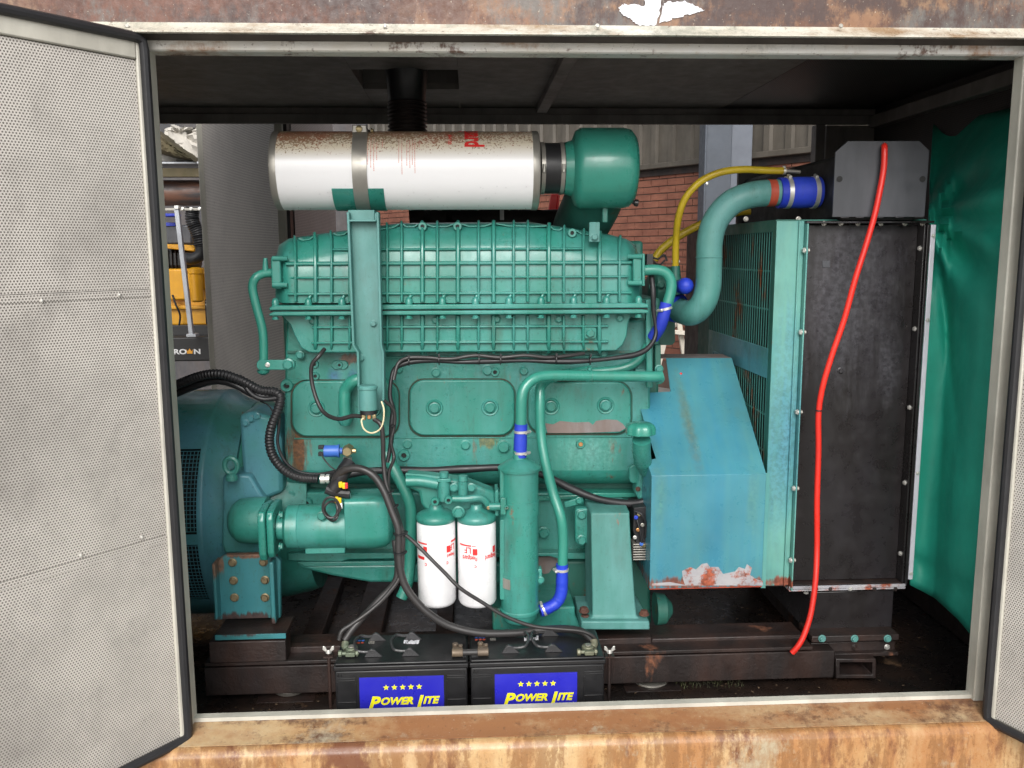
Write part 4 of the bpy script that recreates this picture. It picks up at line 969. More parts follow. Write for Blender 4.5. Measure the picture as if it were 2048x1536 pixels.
obj('filter_head_ports', hd, teal, en)
obj('port_flange', MB().box(*[A(875, 955, YF).x, A(902, 955, YF).x, YF-.016, YF+.016, A(880, 962, YF).z, A(880, 955, YF).z]), teal, en, bevel=.002)
obj('head_flange', MB().ext([(990, 982), (997, 980), (997, 1032), (990, 1032)], YF-.01, .07), teal, en, bevel=.002)
for x, y in ((870, 1003), (897, 1000)): bossed_hole(x, y, YF-.025, 8.5, en, teal, bore)
for x, y in ((908, 975), (943, 975)): bolt(x, y, YF+.0, 7.5, en, teal)
bolt(917, 1024, YF-.04, 10, en, teal); bolt(977, 1016, YF-.032, 3, en, brass)
for k, px in enumerate((873, 954)):
    zt_ = A(px, 1036, YF).z; zb_ = A(px, 1203, YF).z; x_ = A(px, 1110, YF).x; r_ = M(38.3, px, 1110, YF)
    obj('filter_dome', MB().lathe((x_, YF, zt_-.006), (0, 0, 1), [(0, r_*.98), (.006, r_*1.02), (.012, r_*1.02), (.018, r_*.97), (.026, r_*.74), (.030, r_*.46), (.036, r_*.34), (.046, r_*.3)], 36), teal, en)
    can_ = obj('oil_filter', MB().lathe((x_, YF, zb_), (0, 0, 1), [(-.004, r_*.55), (-.003, r_*.80), (.002, r_*.93), (.010, r_), (zt_-zb_-.012, r_), (zt_-zb_-.008, r_*.96), (zt_-zb_-.004, r_*.96)], 48), white, en, ang=40)
    def mp(u, v, x_=x_, r_=r_): return Vector((x_+(r_+.0006)*math.sin(u/r_), YF-(r_+.0006)*math.cos(u/r_), v))
    zq = zb_+(A(px, 1110, YF).z-zb_)
    # the print hangs upside down on the mounted canister
    def red(items, nm='filter_print'):
        m_ = MB()
        for it in items:
            if it[0] == 'r':
                _, u0, u1, v0, v1 = it; n_ = max(2, int(abs(u1-u0)/.004))
                for q in range(n_):
                    a, b = u0+(u1-u0)*q/n_, u0+(u1-u0)*(q+1)/n_; m_.add([mp(a, v0), mp(b, v0), mp(b, v1), mp(a, v1)], [(0, 1, 2, 3)])
            else:
                _, s, size, off, u0, v0 = it; vs, fs = text2d(s, size, off); m_.add([mp(u0-x*(.55 if len(s) > 2 else .9), v0-y) for x, y in vs], fs)
        obj(nm, m_, redprint, can_, ang=0)
    uL = -.021 if k == 0 else -.008
    um = M(1, px, 1110, YF)
    z_ = lambda py: A(px, py, YF-r_).z
    if k == 1:
        red([('r', -.012, .001, z_(1111), z_(1098)), ('r', -.055, -.016, z_(1094), z_(1091)), ('t', 'LF', .024, .0005, -.016, z_(1096)), ('t', 'Fleetguard', .019, .0005, .001, z_(1113)),
             ('r', -.014, -.003, z_(1094), z_(1092.5)), ('r', -.001, .001, z_(1094), z_(1092.5)), ('t', 'C', .010, .0005, -.0015, z_(1131)), ('r', .049, .062, z_(1111), z_(1098)), ('t', 'Fleetguard', .019, .0005, .066, z_(1113))])
    else:
        red([('r', -.036, -.024, z_(1108), z_(1095)), ('r', -.060, -.024, z_(1091), z_(1088)), ('r', -.062, -.033, z_(1122), z_(1116)), ('t', 'C', .010, .0005, -.025, z_(1128)), ('r', .031, .045, z_(1108), z_(1095)),
             ('t', 'LF', .024, .0005, .062, z_(1094)), ('r', .047, .075, z_(1090), z_(1086)), ('t', 'Fleetguard', .013, .0004, .062, z_(1112)), ('t', 'C', .010, .0005, .036, z_(1126))])
# cooler cylinder
YO = .33; px = 1039; xo = A(px, 1090, YO).x; r_ = M(38, px, 1090, YO); zo = lambda py: A(px, py, YO).z
zb_ = zo(1243)
coo = obj('coolant_canister', MB().lathe((xo, YO, zb_), (0, 0, 1), [(0, r_*.6), (.006, r_*.82), (.012, r_*.9), (zo(1222)-zb_, r_*.93), (zo(1220)-zb_, r_*1.05), (zo(1215)-zb_, r_*1.05), (zo(1213)-zb_, r_),
    (zo(940)-zb_, r_), (zo(939)-zb_, r_*1.10), (zo(934)-zb_, r_*1.12), (zo(930)-zb_, r_*1.0), (zo(921)-zb_, r_*.62), (zo(917)-zb_, r_*.34), (zo(900)-zb_, r_*.30)], 48), teal, en)
for y0, y1 in ((997, 1026), (1140, 1168)):
    st_ = obj('canister_strap', MB().lathe((xo, YO, zo(y1)), (0, 0, 1), [(0, r_+.0005), (.0002, r_+.0022), (zo(y0)-zo(y1)-.0002, r_+.0022), (zo(y0)-zo(y1), r_+.0005)], 48), teal, en)
pbox('strap_ear', 1001, 996, 1012, 1030, YO-.05, .012, teal, en, .002); bossed_hole(1013, 1015, YO-.055, 4, en, teal, bore)
pbox('strap_ear', 1074, 1138, 1084, 1170, YO-.01, .03, teal, en, .003); bolt(1081, 1160, YO-.014, 6, en, teal); 
mb = MB(); mb.ext(rrect(1000, 940, 1008, 1000, 3), YO-.03, .03); mb.ext(rrect(1000, 1040, 1010, 1200, 3), YO-.028, .03); obj('canister_backplate', mb, teal, en, bevel=.002)
mb = MB(); K = 6
for k in range(K):
    a = lambda q: R(-62+q*5.2)
    mb.add([Vector((xo+(r_+.003)*math.sin(a(q)), YO-(r_+.003)*math.cos(a(q)), z)) for q, z in ((k, zo(1167)), (k+1, zo(1167)), (k+1, zo(1147)), (k, zo(1147)))], [(0, 1, 2, 3)])
obj('bare_strap_patch', mb, dullsteel, en, ang=0)
hs_ = lambda nm, pts, r, m, par=en, n=14, **k: obj(nm, MB().tube([A(*p_) if len(p_) == 3 else A(p_[0], p_[1], YO) for p_ in pts], r, n, **k), m, par, ang=60)
def clamp(px, py, Y, ax, r, par=en, scr=None, m=silver, w=.0075):
    c_ = A(px, py, Y); ax = Vector(ax).normalized()
    cl = obj('hose_clamp', MB().lathe(c_-ax*w/2, ax, [(0, r), (.0003, r+.0016), (w-.0003, r+.0016), (w, r)], 28), m, par)
    if scr is None: scr = (.8, -.6, 0)
    s = Vector(scr); s = (s-ax*s.dot(ax)).normalized(); t = ax.cross(s)
    q = c_+s*(r+.004); mb = MB(); mb.cyl(q-t*.009, q+t*.007, .0042, n=10); mb.lathe(q+t*.007, t, [(0, .0045), (.005, .0045), (.006, .003)], 6); obj('clamp_screw', mb, m, cl)
    return cl
r1 = M(11, 1045, 800, .38)
hs_('coolant_pipe', [(1322, 752, .42), (1300, 753, .41), (1200, 752, .39), (1100, 751, .36), (1068, 758, .345), (1049, 776, .335), (1043, 800, .33), (1042, 850, .33)], r1, tealpipe)
hs_('blue_hose', [(1042, 848, .33), (1041, 880, .33), (1040, 914, .33)], r1*1.18, bluehose, sub=10, rf=lambda L: r1*1.18+.0004*math.sin(L*2600))
clamp(1042, 863, .33, (0, 0, 1), r1*1.18); clamp(1041, 905, .33, (0, 0, 1), r1*1.18)
hs_('coolant_pipe', [(1180, 740, .50), (1120, 750, .47), (1085, 768, .42), (1080, 800, .40), (1082, 870, .39), (1092, 930, .37), (1106, 985, .36), (1122, 1035, .34), (1126, 1080, .34), (1125, 1132, .34)], r1*.95, tealpipe)
hs_('blue_hose', [(1124, 1128, .34), (1124, 1160, .34), (1122, 1188, .34), (1112, 1206, .34), (1096, 1216, .335), (1080, 1222, .33)], r1*1.12, bluehose, sub=10, rf=lambda L: r1*1.12+.0004*math.sin(L*2600))
clamp(1124, 1139, .34, (0, 0, 1), r1*1.12, scr=(-1, -.3, 0)); clamp(1088, 1219, .333, (1, 0, .45), r1*1.12, scr=(-.3, -.3, 1))
hs_('return_pipe', [(1330, 622, .47), (1318, 648, .48), (1296, 690, .49), (1275, 722, .495), (1240, 738, .50), (1180, 744, .50), (1140, 748, .50)], r1*.85, tealpipe)
clamp(1178, 752, .388, (1, 0, 0), r1*1.05, m=teal, scr=(0, 0, 1), w=.018)
hs_('outlet_pipe', [(1284, 541, .44), (1310, 540, .44), (1330, 545, .44), (1341, 560, .44), (1342, 580, .44), (1334, 612, .44)], r1, tealpipe)
hs_('blue_hose', [(1333, 606, .44), (1326, 635, .44), (1319, 655, .45), (1306, 675, .47)], r1*1.15, bluehose)
clamp(1331, 617, .44, (-.25, 0, 1), r1*1.15, scr=(-1, -.5, 0))
hs_('vent_pipe', [(548, 546, .44), (528, 547, .43), (511, 556, .42), (505, 575, .42), (512, 610, .42), (524, 655, .42), (527, 690, .42), (527, 742, .42)], r1*.8, tealpipe)
obj('pipe_union', MB().cyl(A(531, 543, .43), Vector((A(531, 520, .43).x, .43, A(531, 516, .43).z)), .009, .006, 12), teal, en)
mb = MB(); mb.lathe(A(527, 750, .42), (0, 0, 1), [(0, .006), (.006, .015), (.014, .018)], 16); obj('pipe_cap', mb, teal, en)
br = obj('pipe_bracket', MB().ext(rrect(513, 720, 590, 740, 8), .405, .012), teal, en, bevel=.002); bolt(577, 729, .404, 10, br, teal); bolt(535, 730, .405, 4, br, silver)
hs_('breather_pipe', [(690, 835, .46), (689, 800, .46), (692, 778, .46), (708, 762, .45), (735, 757, .45), (762, 764, .45), (776, 785, .46), (778, 830, .47)], r1*1.15, tealpipe)
mb = MB(); mb.lathe(A(690, 842, .46), (0, 0, 1), [(-.012, r1*.9), (0, r1*1.35), (.018, r1*1.45), (.019, r1*1.2)], 20); obj('breather_collar', mb, tealcast, en)
hs_('drain_pipe', [(772, 905, .45), (792, 945, .43), (812, 985, .42), (821, 1015, .42), (822, 1060, .42), (820, 1120, .42), (815, 1165, .41), (803, 1196, .40)], r1*1.1, tealpipe)
mb = MB(); mb.ext([(1128, 1005), (1150, 998), (1162, 994), (1168, 1000), (1164, 1008), (1130, 1016)], .46, .012); obj('pipe_stay', mb, teal, en, bevel=.002); bolt(1158, 1001, .459, 6, en, teal)
# right side brackets by the fan end
mb = MB(); mb.ext([(1292, 600), (1302, 598), (1306, 775), (1293, 776)], .47, .02); obj('front_stay', mb, teal, en, bevel=.003)
mb = MB(); mb.ext([(1310, 690), (1322, 690), (1322, 760), (1310, 760)], .50, .03); obj('front_stay', mb, tealdark, en, bevel=.003); bolt(1318, 738, .495, 7, en, teal); bolt(1318, 757, .43, 9, en, teal)
mb = MB(); mb.cyl(A(1270, 745, .5), A(1300, 745, .5), .012); obj('stub', mb, tealfade, en)
# front mounting pedestal
ped = MB(); ped.loft([[A(x, y, Y)+Vector((0, d_, 0)) for x, Y, d_ in ((x0, YP, 0), (x1, YP, 0), (x1+3, YP, .12), (x0-3, YP, .12))] for x0, x1, y, YP in ((1184, 1257, 1018, .40), (1182, 1259, 1026, .375), (1183, 1262, 1090, .365), (1185, 1270, 1200, .355), (1185, 1273, 1232, .35), (1176, 1284, 1242, .34))])
pedo = obj('mounting_pedestal', ped, tealfade, en, bevel=.009, seg=3)
obj('pedestal_base', MB().ext([(1163, 1243), (1299, 1243), (1300, 1260), (1162, 1260)], .325, .19), tealfade, en, bevel=.004)
obj('pedestal_ear', MB().ext(rrect(1150, 1017, 1186, 1088, 8), .44, .03), tealcast, en, bevel=.004)
for x, y in ((1163, 1029), (1163, 1080)): bolt(x, y, .439, 8.5, en, teal)
for x, y in ((1168, 1222), (1170, 1237), (1288, 1228)): inst('bolt', 'bolt_m', bolt_m, rustbolt, A(x, y, .36), en, .012, (R(-90), 0, random.random()))
obj('hub_dome', MB().lathe(A(1310, 1218, .50), (1, 0, 0), [(0, .05), (.03, .045), (.05, .02)], 24), tealdark, en)
# oil filler
fl_ = Vector(A(1283, 900, .36)); sF = M(1, 1283, 880, .36)
zc2 = A(1281, 862, .325).z
neck = MB(); neck.tube([A(1290, 945, .40), A(1286, 925, .375), A(1283, 905, .345), A(1283, 880, .325)], .02, 20, 8, rf=lambda L: .0145+min(.011, L*.22)); obj('filler_neck', neck, teal, en)
cap = MB(); rg = []
for dz, k in ((-.010, .90), (-.007, 1), (.008, 1.0), (.017, .92), (.023, .66), (.024, .1)):
    rg.append([Vector((A(1281, 862, .325).x, .325, zc2))+Vector((.042*k*math.cos(a)*(1-.045*(1+math.cos(a*8))), .042*k*math.sin(a)*(1-.045*(1+math.cos(a*8))), dz)) for a in [i*2*math.pi/64 for i in range(64)]])
obj('filler_cap', cap.loft(rg), tealpipe, en, ang=50)
obj('filler_tab', MB().ext(rrect(1259, 930, 1280, 967, 9), .47, .02), teal, en, bevel=.003)
mb = MB(); mb.ext([(1278, 920), (1300, 905), (1300, 985), (1280, 1005), (1270, 985), (1276, 960)], .46, .06); obj('filler_base', mb, tealcast, en, bevel=.008)
bolt(1276, 978, .455, 4, en, rustbolt)
# compressor or small motor behind the guard
sm2 = MB(); c_ = A(1288, 1060, .42); sm2.lathe(c_-Vector((.0, 0, 0)), (1, 0, 0), [(0, .02), (.004, .048), (.03, .05), (.08, .05)], 24); cmo = obj('charging_alternator', sm2, rubber, en)
tag_ = MB(); tag_.ext([(1268, 1016), (1302, 1012), (1302, 1110), (1276, 1100), (1266, 1060)], .400, .10); tag_.tube([A(1270, 1022, .39), A(1284, 1030, .38), A(1292, 1050, .385), A(1290, 1075, .39)], .004, 8); tag_.tube([A(1274, 1040, .39), A(1280, 1062, .385), A(1284, 1086, .385)], .003, 8); obj('alternator_case', tag_, rubber, en, bevel=.006)
for k in range(7): pbox('cooling_fin', 1266, 1088+k*5, 1300, 1090.5+k*5, .39, .05, dullsteel, en, .001)
for x, y, m_ in ((1278, 1029, brass), (1272, 1035, bluehose), (1276, 1060, copper), (1285, 1050, dullsteel), (1288, 1092, brass), (1283, 1088, bluesensor), (1270, 1075, silver)): bolt(x, y, .385, 3.2, en, m_)
# turbo inlet elbow
ec = A(1200, 337, .45)
def ex(px): return A(px, 337, .45).x
k_ = M(1, 1200, 337, .45)
elb = obj('inlet_elbow', MB().lathe((ex(1126), .45, ec.z), (1, 0, 0), [(0, 44*k_), (.002, 50*k_), (ex(1143)-ex(1126), 54*k_), (ex(1150)-ex(1126), 72*k_), (ex(1160)-ex(1126), 78*k_), (ex(1245)-ex(1126), 78*k_), (ex(1258)-ex(1126), 75*k_), (ex(1267)-ex(1126), 64*k_), (ex(1271)-ex(1126), 46*k_), (ex(1272)-ex(1126), 10*k_)], 56), tealpipe, en, ang=50)
mb = MB(); mb.tube([Vector((ex(1205), .50, ec.z-.02)), Vector((ex(1198), .60, ec.z-.09)), Vector((ex(1185), .75, ec.z-.17)), Vector((ex(1175), .80, ec.z-.30))], .085, 24, rf=lambda L: .085); obj('inlet_duct', mb, tealdark, en)
hz_ = obj('inlet_hose', MB().lathe((ex(1080), .45, ec.z), (1, 0, 0), [(0, 49*k_), (ex(1128)-ex(1080), 49*k_), (ex(1129)-ex(1080), 46*k_)], 40), rubber, en)
for px_ in (1084, 1122): clamp(px_, 337, .45, (1, 0, 0), 49.5*k_, scr=(0, -1, -.05), m=dullsteel, w=.011)
pbox('elbow_stay', 1205, 412, 1216, 445, .44, .02, tealdark, en); sb_ = obj('elbow_bracket', MB().ext([(1179, 444), (1200, 444), (1200, 484), (1178, 484)], .405, .012), tealfade, en, bevel=.002); bolt(1189, 474, .404, 6.5, sb_, tealfade)
obj('restriction_indicator', MB().lathe(A(1264, 405, .44), (1, 0, -.1), [(0, .004), (.006, .006), (.007, .009), (.016, .010), (.018, .006)], 12), black, en)
# parts on the far side seen over the top
tm = MB(); tm.lathe(A(850, 442, .95), (1, 0, 0), [(0, .05), (.02, .075), (.07, .075), (.09, .05)], 28); tm.tube([A(820, 440, .95), A(880, 436, .95), A(980, 440, .95), A(1090, 444, .95), A(1180, 438, .9)], .040, 14)
for x in (900, 930, 980, 1040, 1075): tm.tube([A(x, 442, .93), A(x+4, 425, .95)], .016, 10)
obj('exhaust_manifold', tm, paint('sooty_manifold', (.018, .014, .014), None, .7, rust=.15), en)
pbox('actuator_plate', 1000, 420, 1008, 440, .9, .01, whiteprint, en, .001)
# fan end: thermostat housing seen right of the manifold
th = MB(); th.lathe(A(1325, 580, .80), (1, 0, 0), [(-.05, .04), (-.03, .075), (.03, .075), (.05, .05)], 28); th.ext(rrect(1290, 560, 1350, 690, 10), .84, .1); th.cyl(A(1351, 560, .62), A(1351, 532, .62), .017, .013); th.lathe(A(1352, 575, .62), (0, 0, 1), [(-.02, .03), (0, .034), (.02, .022)], 20)
obj('thermostat_housing', th, tealdark, en)
for x, y in ((1305, 572), (1322, 570)): bolt(x, y, .72, 6, en, tealdark)
obj('hose_end', MB().lathe(A(1371, 572, .535), (0, -1, 0), [(.024*math.sin(t), .024*math.cos(t)) for t in [k*math.pi/2/8*.98 for k in range(9)]], 24), bluehose, en, ang=80)
obj('blue_elbow', MB().tube([A(1348, 590, .66), A(1358, 578, .62), A(1368, 570, .56), A(1371, 572, .535)], .021, 16), bluehose, en)
mb = MB(); mb.tube([A(1300, 512, .5), A(1315, 518, .5), A(1328, 510, .5), A(1334, 522, .5)], .003, 6); mb.tube([A(1302, 520, .5), A(1318, 530, .5), A(1330, 520, .5)], .003, 6); mb.box(*[A(1294, 520, .48).x, A(1306, 520, .48).x, .48, .51, A(1300, 530, .48).z, A(1300, 508, .48).z]); obj('sensor_wiring', mb, rubber, en)
# solenoid on the strut
so = A(736, 795, .30); ks = M(1, 736, 795, .30)
sol = obj('solenoid', MB().lathe(so-Vector((0, 0, 25*ks)), (0, 0, 1), [(0, 18*ks), (1*ks, 19*ks), (42*ks, 18*ks), (43*ks, 20*ks), (47*ks, 20*ks), (50*ks, 17*ks)], 32), tealfade, en)
obj('solenoid_base', MB().lathe(so-Vector((0, 0, 34*ks)), (0, 0, 1), [(0, 14*ks), (1*ks, 17*ks), (9*ks, 17*ks)], 24), rubber, sol)
for x, y in ((727, 836), (738, 834), (748, 835)): pbox('terminal', x-4, y-6, x+4, y+5, .285, .014, copper if x == 738 else brass, sol, .002)
mb = MB(); mb.tube([A(763, 803, .29), A(768, 820, .28), A(766, 845, .275), A(758, 860, .275), A(742, 866, .275), (A(728, 858, .275)), A(723, 842, .28), A(727, 836, .285)], .0022, 7); obj('cream_wire', mb, creamwire, sol)
# oil pressure sensor and brass tee
ss = A(664, 902, .44); kk = M(1, 664, 902, .44)
sen = obj('pressure_sensor', MB().lathe(ss-Vector((16*kk, 0, 0)), (1, 0, 0), [(0, 10*kk), (1*kk, 12*kk), (28*kk, 12*kk), (28.5*kk, 13.5*kk), (31*kk, 13.5*kk), (32*kk, 7*kk), (38*kk, 6*kk)], 28), bluesensor, en)
for y in (895, 909): pbox('sensor_terminal', 636, y-4, 648, y+4, .43, .012, rubber, sen, .002)
mb = MB(); c_ = A(695, 902, .43); mb.lathe(c_+Vector((0, .03, 0)), (0, -1, 0), [(0, 11*kk), (.04, 11*kk), (.043, 9*kk)], 6, .5); mb.cyl(c_, c_+Vector((17*kk, 0, 0)), 5*kk, n=8)
obj('brass_tee', mb, brass, en); obj('tee_nut', MB().lathe(A(695, 924, .44), (0, 0, 1), [(0, 9*kk), (10*kk, 9*kk)], 6), dullsteel, en); obj('tee_stem', MB().cyl(A(695, 945, .44), A(695, 915, .44), 6*kk), dullsteel, en)

# exhaust bellows rising through the roof hatch
yb_ = .80
xh = A(815, 250, yb_).x; z_a, z_b = A(815, 300, yb_).z, A(815, 204, yb_).z
eb = thing('exhaust_stack', 'dark corrugated exhaust bellows rising through the roof hatch', 'exhaust', (xh, yb_, z_a))
def corrz(z0, z1, r, amp, per): n_ = int((z1-z0)/per*6); return [(i*(z1-z0)/n_, r+amp*math.cos(2*math.pi*i/6)) for i in range(n_+1)]
obj('bellows', MB().lathe((xh, yb_, z_a), (0, 0, 1), corrz(z_a, z_b, M(38, 815, 230, yb_), .003, .0115), 40), paint('brown_black_steel', (.030, .022, .020), None, .45, .5, rust=.15), eb, ang=80)
obj('stack_pipe', MB().lathe((xh, yb_, z_b), (0, 0, 1), [(0, M(36, 815, 200, yb_)), (.002, M(37, 815, 200, yb_)), (ZC+.085-z_b, M(48, 815, 140, yb_))], 40), black, eb)

# ================================================================== AIR FILTER
af = thing('air_filter', 'white cylindrical air filter canister speckled with rust along its top', 'air filter', (fc.x, .45, fc.z-rF))
xa, xb_ = A(545, 342, .36).x, A(1074, 342, .36).x
bod = obj('canister', MB().lathe((xa, .45, fc.z), (1, 0, 0), [(0, rF-.002), (.0005, rF), (xb_-xa-.0005, rF), (xb_-xa, rF-.002)], 96), filterm, af)
for x0, s in ((xa, -1), (xb_, 1)):
    obj('end_cap', MB().lathe((x0, .45, fc.z), (s, 0, 0), [(-.010, rF+.0004), (-.0095, rF+.0018), (.004, rF+.0018), (.008, rF), (.010, rF-.006), (.008, rF-.02)], 72), dullsteel, af)
xs0, xs1 = A(704, 342, .35).x, A(734, 342, .35).x
stp = obj('strap', MB().lathe((xs0, .45, fc.z), (1, 0, 0), [(0, rF+.001), (.0003, rF+.0048), (xs1-xs0-.0003, rF+.0048), (xs1-xs0, rF+.001)], 72), dullsteel, af)
yq = .40; obj('strap_lug', MB().ext([(704, 250), (733, 250), (734, 272), (704, 272)], yq, .006), dullsteel, af, bevel=.002)
inst('bolt', 'slot', lambda: MB().lathe((0, 0, 0), (0, -1, 0), [(0, 1), (.35, .95), (.5, .6)], 20).box(-.95, .95, -.52, -.45, -.12, .12), brass, A(718, 258, yq), stp, M(7, 718, 258, yq))
inst('bolt', 'bolt_m', bolt_m, brass, A(743, 262, yq+.01), stp, .006, (0, 0, R(90)))
def fprint(items, m_, nm, kx=1.0):
    mb = MB()
    for s, size, off, px_, a0 in items:
        vs, fs = text2d(s, size, off)
        x0 = A(px_, 300, .36).x
        mb.add([fcyl(x0+y, a0-x*kx/rF, rF+.0009) for x, y in vs], fs)
    obj(nm, mb, m_, bod, ang=0)
def tw(s, size, off): vs, _ = text2d(s, size, off); return max(v[0] for v in vs)
wd = tw('Fleetguard', .070, .0026)*.58; fprint([('Fleetguard', .070, .0026, 931, R(31)+wd/rF)], redprint, 'brand_print', .58)
wd = tw('AF4100', .020, .0002); fprint([('AF4100', .014, .0002, 896, R(35)+tw('AF4100', .014, .0002)/rF)], redprint, 'number_print')
mb = MB()
for px_, a_top, a_end in ((735, 48, 5), (741, 48, 0), (747, 48, -4), (753, 40, 12), (797, 46, 6), (803, 46, -10), (813, 44, 2), (819, 44, 1), (824, 44, 3), (829, 44, -8), (838, 46, 30), (764, 46, 32)):
    a = a_top; x0 = A(px_, 300, .36).x     # rows of print too small to read
    while a > a_end:
        w_ = random.uniform(.6, 2.6); n_ = 2
        mb.add([fcyl(x0+dx, R(q), rF+.0009) for dx, q in ((0, a), (.0018, a), (.0018, a-w_), (0, a-w_))], [(0, 1, 2, 3)]); a -= w_+random.uniform(.35, .9)
obj('small_print', mb, redfade, bod, ang=0)['kind'] = 'stuff'

# ================================================================== RADIATOR
rd = thing('radiator', 'tall radiator with black side plate, teal shroud and black header tank', 'radiator', (1.05, .7, ZF+.3))
YR = .37
# side plate, recessed between its flanges
def vs(px, py, Y): return A(px, py, Y)
sp0, sp1 = A(1598, 800, YR).x, A(1840, 800, YR).x
zt_, zb_ = A(1740, 450, YR).z, A(1700, 1167, YR).z
side = obj('side_plate', MB().box(sp0, sp1-.02, YR+.035, YR+.045, zb_, zt_), blacksheet, rd)
obj('side_flange', MB().box(sp0-.004, sp0, YR-.016, YR+.05, zb_-.012, zt_+.004), tealpost, rd, bevel=.001)
obj('side_flange', MB().box(sp1-.019, sp1-.014, YR, YR+.05, zb_, zt_), blacksheet, rd, bevel=.001)
obj('side_flange', MB().box(sp1-.012, sp1-.004, YR-.004, YR+.06, zb_-.01, zt_), blacksheet, rd, bevel=.001)
obj('edge_strip', MB().box(sp1-.003, sp1+.010, YR-.006, YR-.002, zb_+.01, zt_), alustrip, rd, bevel=.0008)
obj('top_flange', MB().box(sp0-.004, sp1+.004, YR-.008, YR+.05, zt_+.005, zt_+.010), blacksheet, rd, bevel=.001)
obj('bottom_flange', MB().box(sp0-.006, sp1-.01, YR-.006, YR+.05, zb_-.018, zb_-.013), chipedge, rd, bevel=.001)
obj('bottom_edge', MB().box(sp0-.006, sp1-.01, YR-.0061, YR-.001, zb_-.012, zb_-.003), chipedge, rd, bevel=.001, label='rusty flaking lower edge of the side plate')
zrows = [A(1600, y, YR).z for y in (501, 664, 823, 975, 1118)]
for z in zrows:
    inst('bolt', 'bolt_m', bolt_m, silver, (sp0-.006, YR-.008, z), rd, .0066, (0, 0, R(-90)))
    inst('nut', 'bolt_m', bolt_m, dullsteel, (sp0+.002, YR-.008, z), rd, .006, (0, 0, R(90)))
    inst('bolt', 'bolt_m', bolt_m, silver, (sp1-.020, YR+.016, z+.004), rd, .0058, (0, 0, R(-90)))
    inst('nut', 'bolt_m', bolt_m, tealfade, (sp1-.001, YR+.002, z), rd, .005, (0, 0, R(90)))
for y in (472, 640, 945, 1145): inst('washer', 'washer', lambda: MB().lathe((0, 0, 0), (0, -1, 0), [(0, 1), (.25, 1), (.25, .35), (.6, .35)], 16), silver, (sp1+.004, YR-.0062, A(1850, y, YR).z), rd, .0055)
for x in (1648, 1682, 1716, 1762, 1810, 1845): bolt(x, 447, YR+.01, 4, rd, dullsteel)
for x in (1632, 1660, 1700, 1748, 1790): bolt(x, 1177, YR-.004, 4, rd, rustbeam if x != 1700 else silver)
obj('name_recess', MB().ext([(1645, 521), (1660, 521), (1660, 535), (1645, 535)], YR+.0335, .002), greyplate, rd, bevel=.001)
bolt(1681, 741, YR+.034, 5, rd, blacksheet)
# shroud: corner post, then the face toward the fan
xs0_ = A(1556, 600, YR).x; zts, zbs = A(1580, 442, YR).z, A(1560, 1172, YR).z
xp = A(1533, 1000, YR).x
post = obj('shroud_post', MB().box(xp, sp0-.005, YR+.004, YR+.008, zbs, zts), tealpost, rd, bevel=.001)
obj('post_return', MB().box(sp0-.022, sp0-.018, YR-.004, YR+.003, zbs, zts), tealpost, rd, bevel=.001)
XS = xp; YE = 1.16
def shb(y0, y1, z0, z1, nm='shroud_face', m=tealdark, xo=0.0, th=.003, **k): return obj(nm, MB().box(XS+xo, XS+xo+th, y0, y1, z0, z1), m, rd, bevel=.0008, **k)
# panel openings follow a grid of two banks
zA = AX(1548, 464, XS).z; zB = AX(1545, 700, XS).z; zC2 = AX(1540, 760, XS).z; zD = A(1530, 1160, YR).z+.05
y0s, y1s = YR+.035, 1.02
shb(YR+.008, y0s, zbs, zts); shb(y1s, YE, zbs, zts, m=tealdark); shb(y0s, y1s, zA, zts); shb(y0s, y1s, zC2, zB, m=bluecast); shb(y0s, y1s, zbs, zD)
shb(YE, YE+.20, zbs, zts+.01, 'far_frame', black, 0, .04)
for z0, z1 in ((zB, zA), (zD, zC2)):
    mb = MB(); y = y0s+.006
    while y < y1s: mb.box(XS+.0008, XS+.0022, y, y+.0050, z0, z1); y += .0205
    o = obj('guard_bars', mb, paint('rusty_guard_bar', (.055, .22, .19), (.035, .16, .13), .5, rust=.42, rsc=9) if not bpy.data.materials.get('rusty_guard_bar') else bpy.data.materials['rusty_guard_bar'], rd, ang=0)
    n_ = max(1, int((z1-z0)/.13))
    for k in range(1, n_+1):
        z = z0+(z1-z0)*k/(n_+1); obj('cross_bar', MB().tube([(XS+.006, y0s, z), (XS+.006, y1s, z)], .003, 6), bpy.data.materials['rusty_guard_bar'], rd)
# core and its box behind the bars
obj('core', MB().box(XS+.16, XS+.22, YR+.05, YE, zbs, zts), paint('dark_core_fins', (.022, .020, .018), (.05, .028, .018), .7, rust=.3), rd)  # near black fins with brown variation and rust
obj('rear_side_plate', MB().box(XS+.005, sp1, YE+.005, YE+.02, zbs, zts), black, rd)
obj('shroud_top', MB().box(XS, sp1-.01, YR+.01, YE, zts+.0005, zts+.004), tealdark, rd)
obj('shroud_bottom', MB().box(XS, sp1-.01, YR+.01, YE, zbs-.004, zbs-.0005), rustbeam, rd)
for px in (1492, 1597): bolt(px, 438, .45, 4, rd, dullsteel)
tankblack = paint('matt_black_tank', (.010, .010, .010), None, .65, dirt=.3, dirtc=(.03, .03, .03))
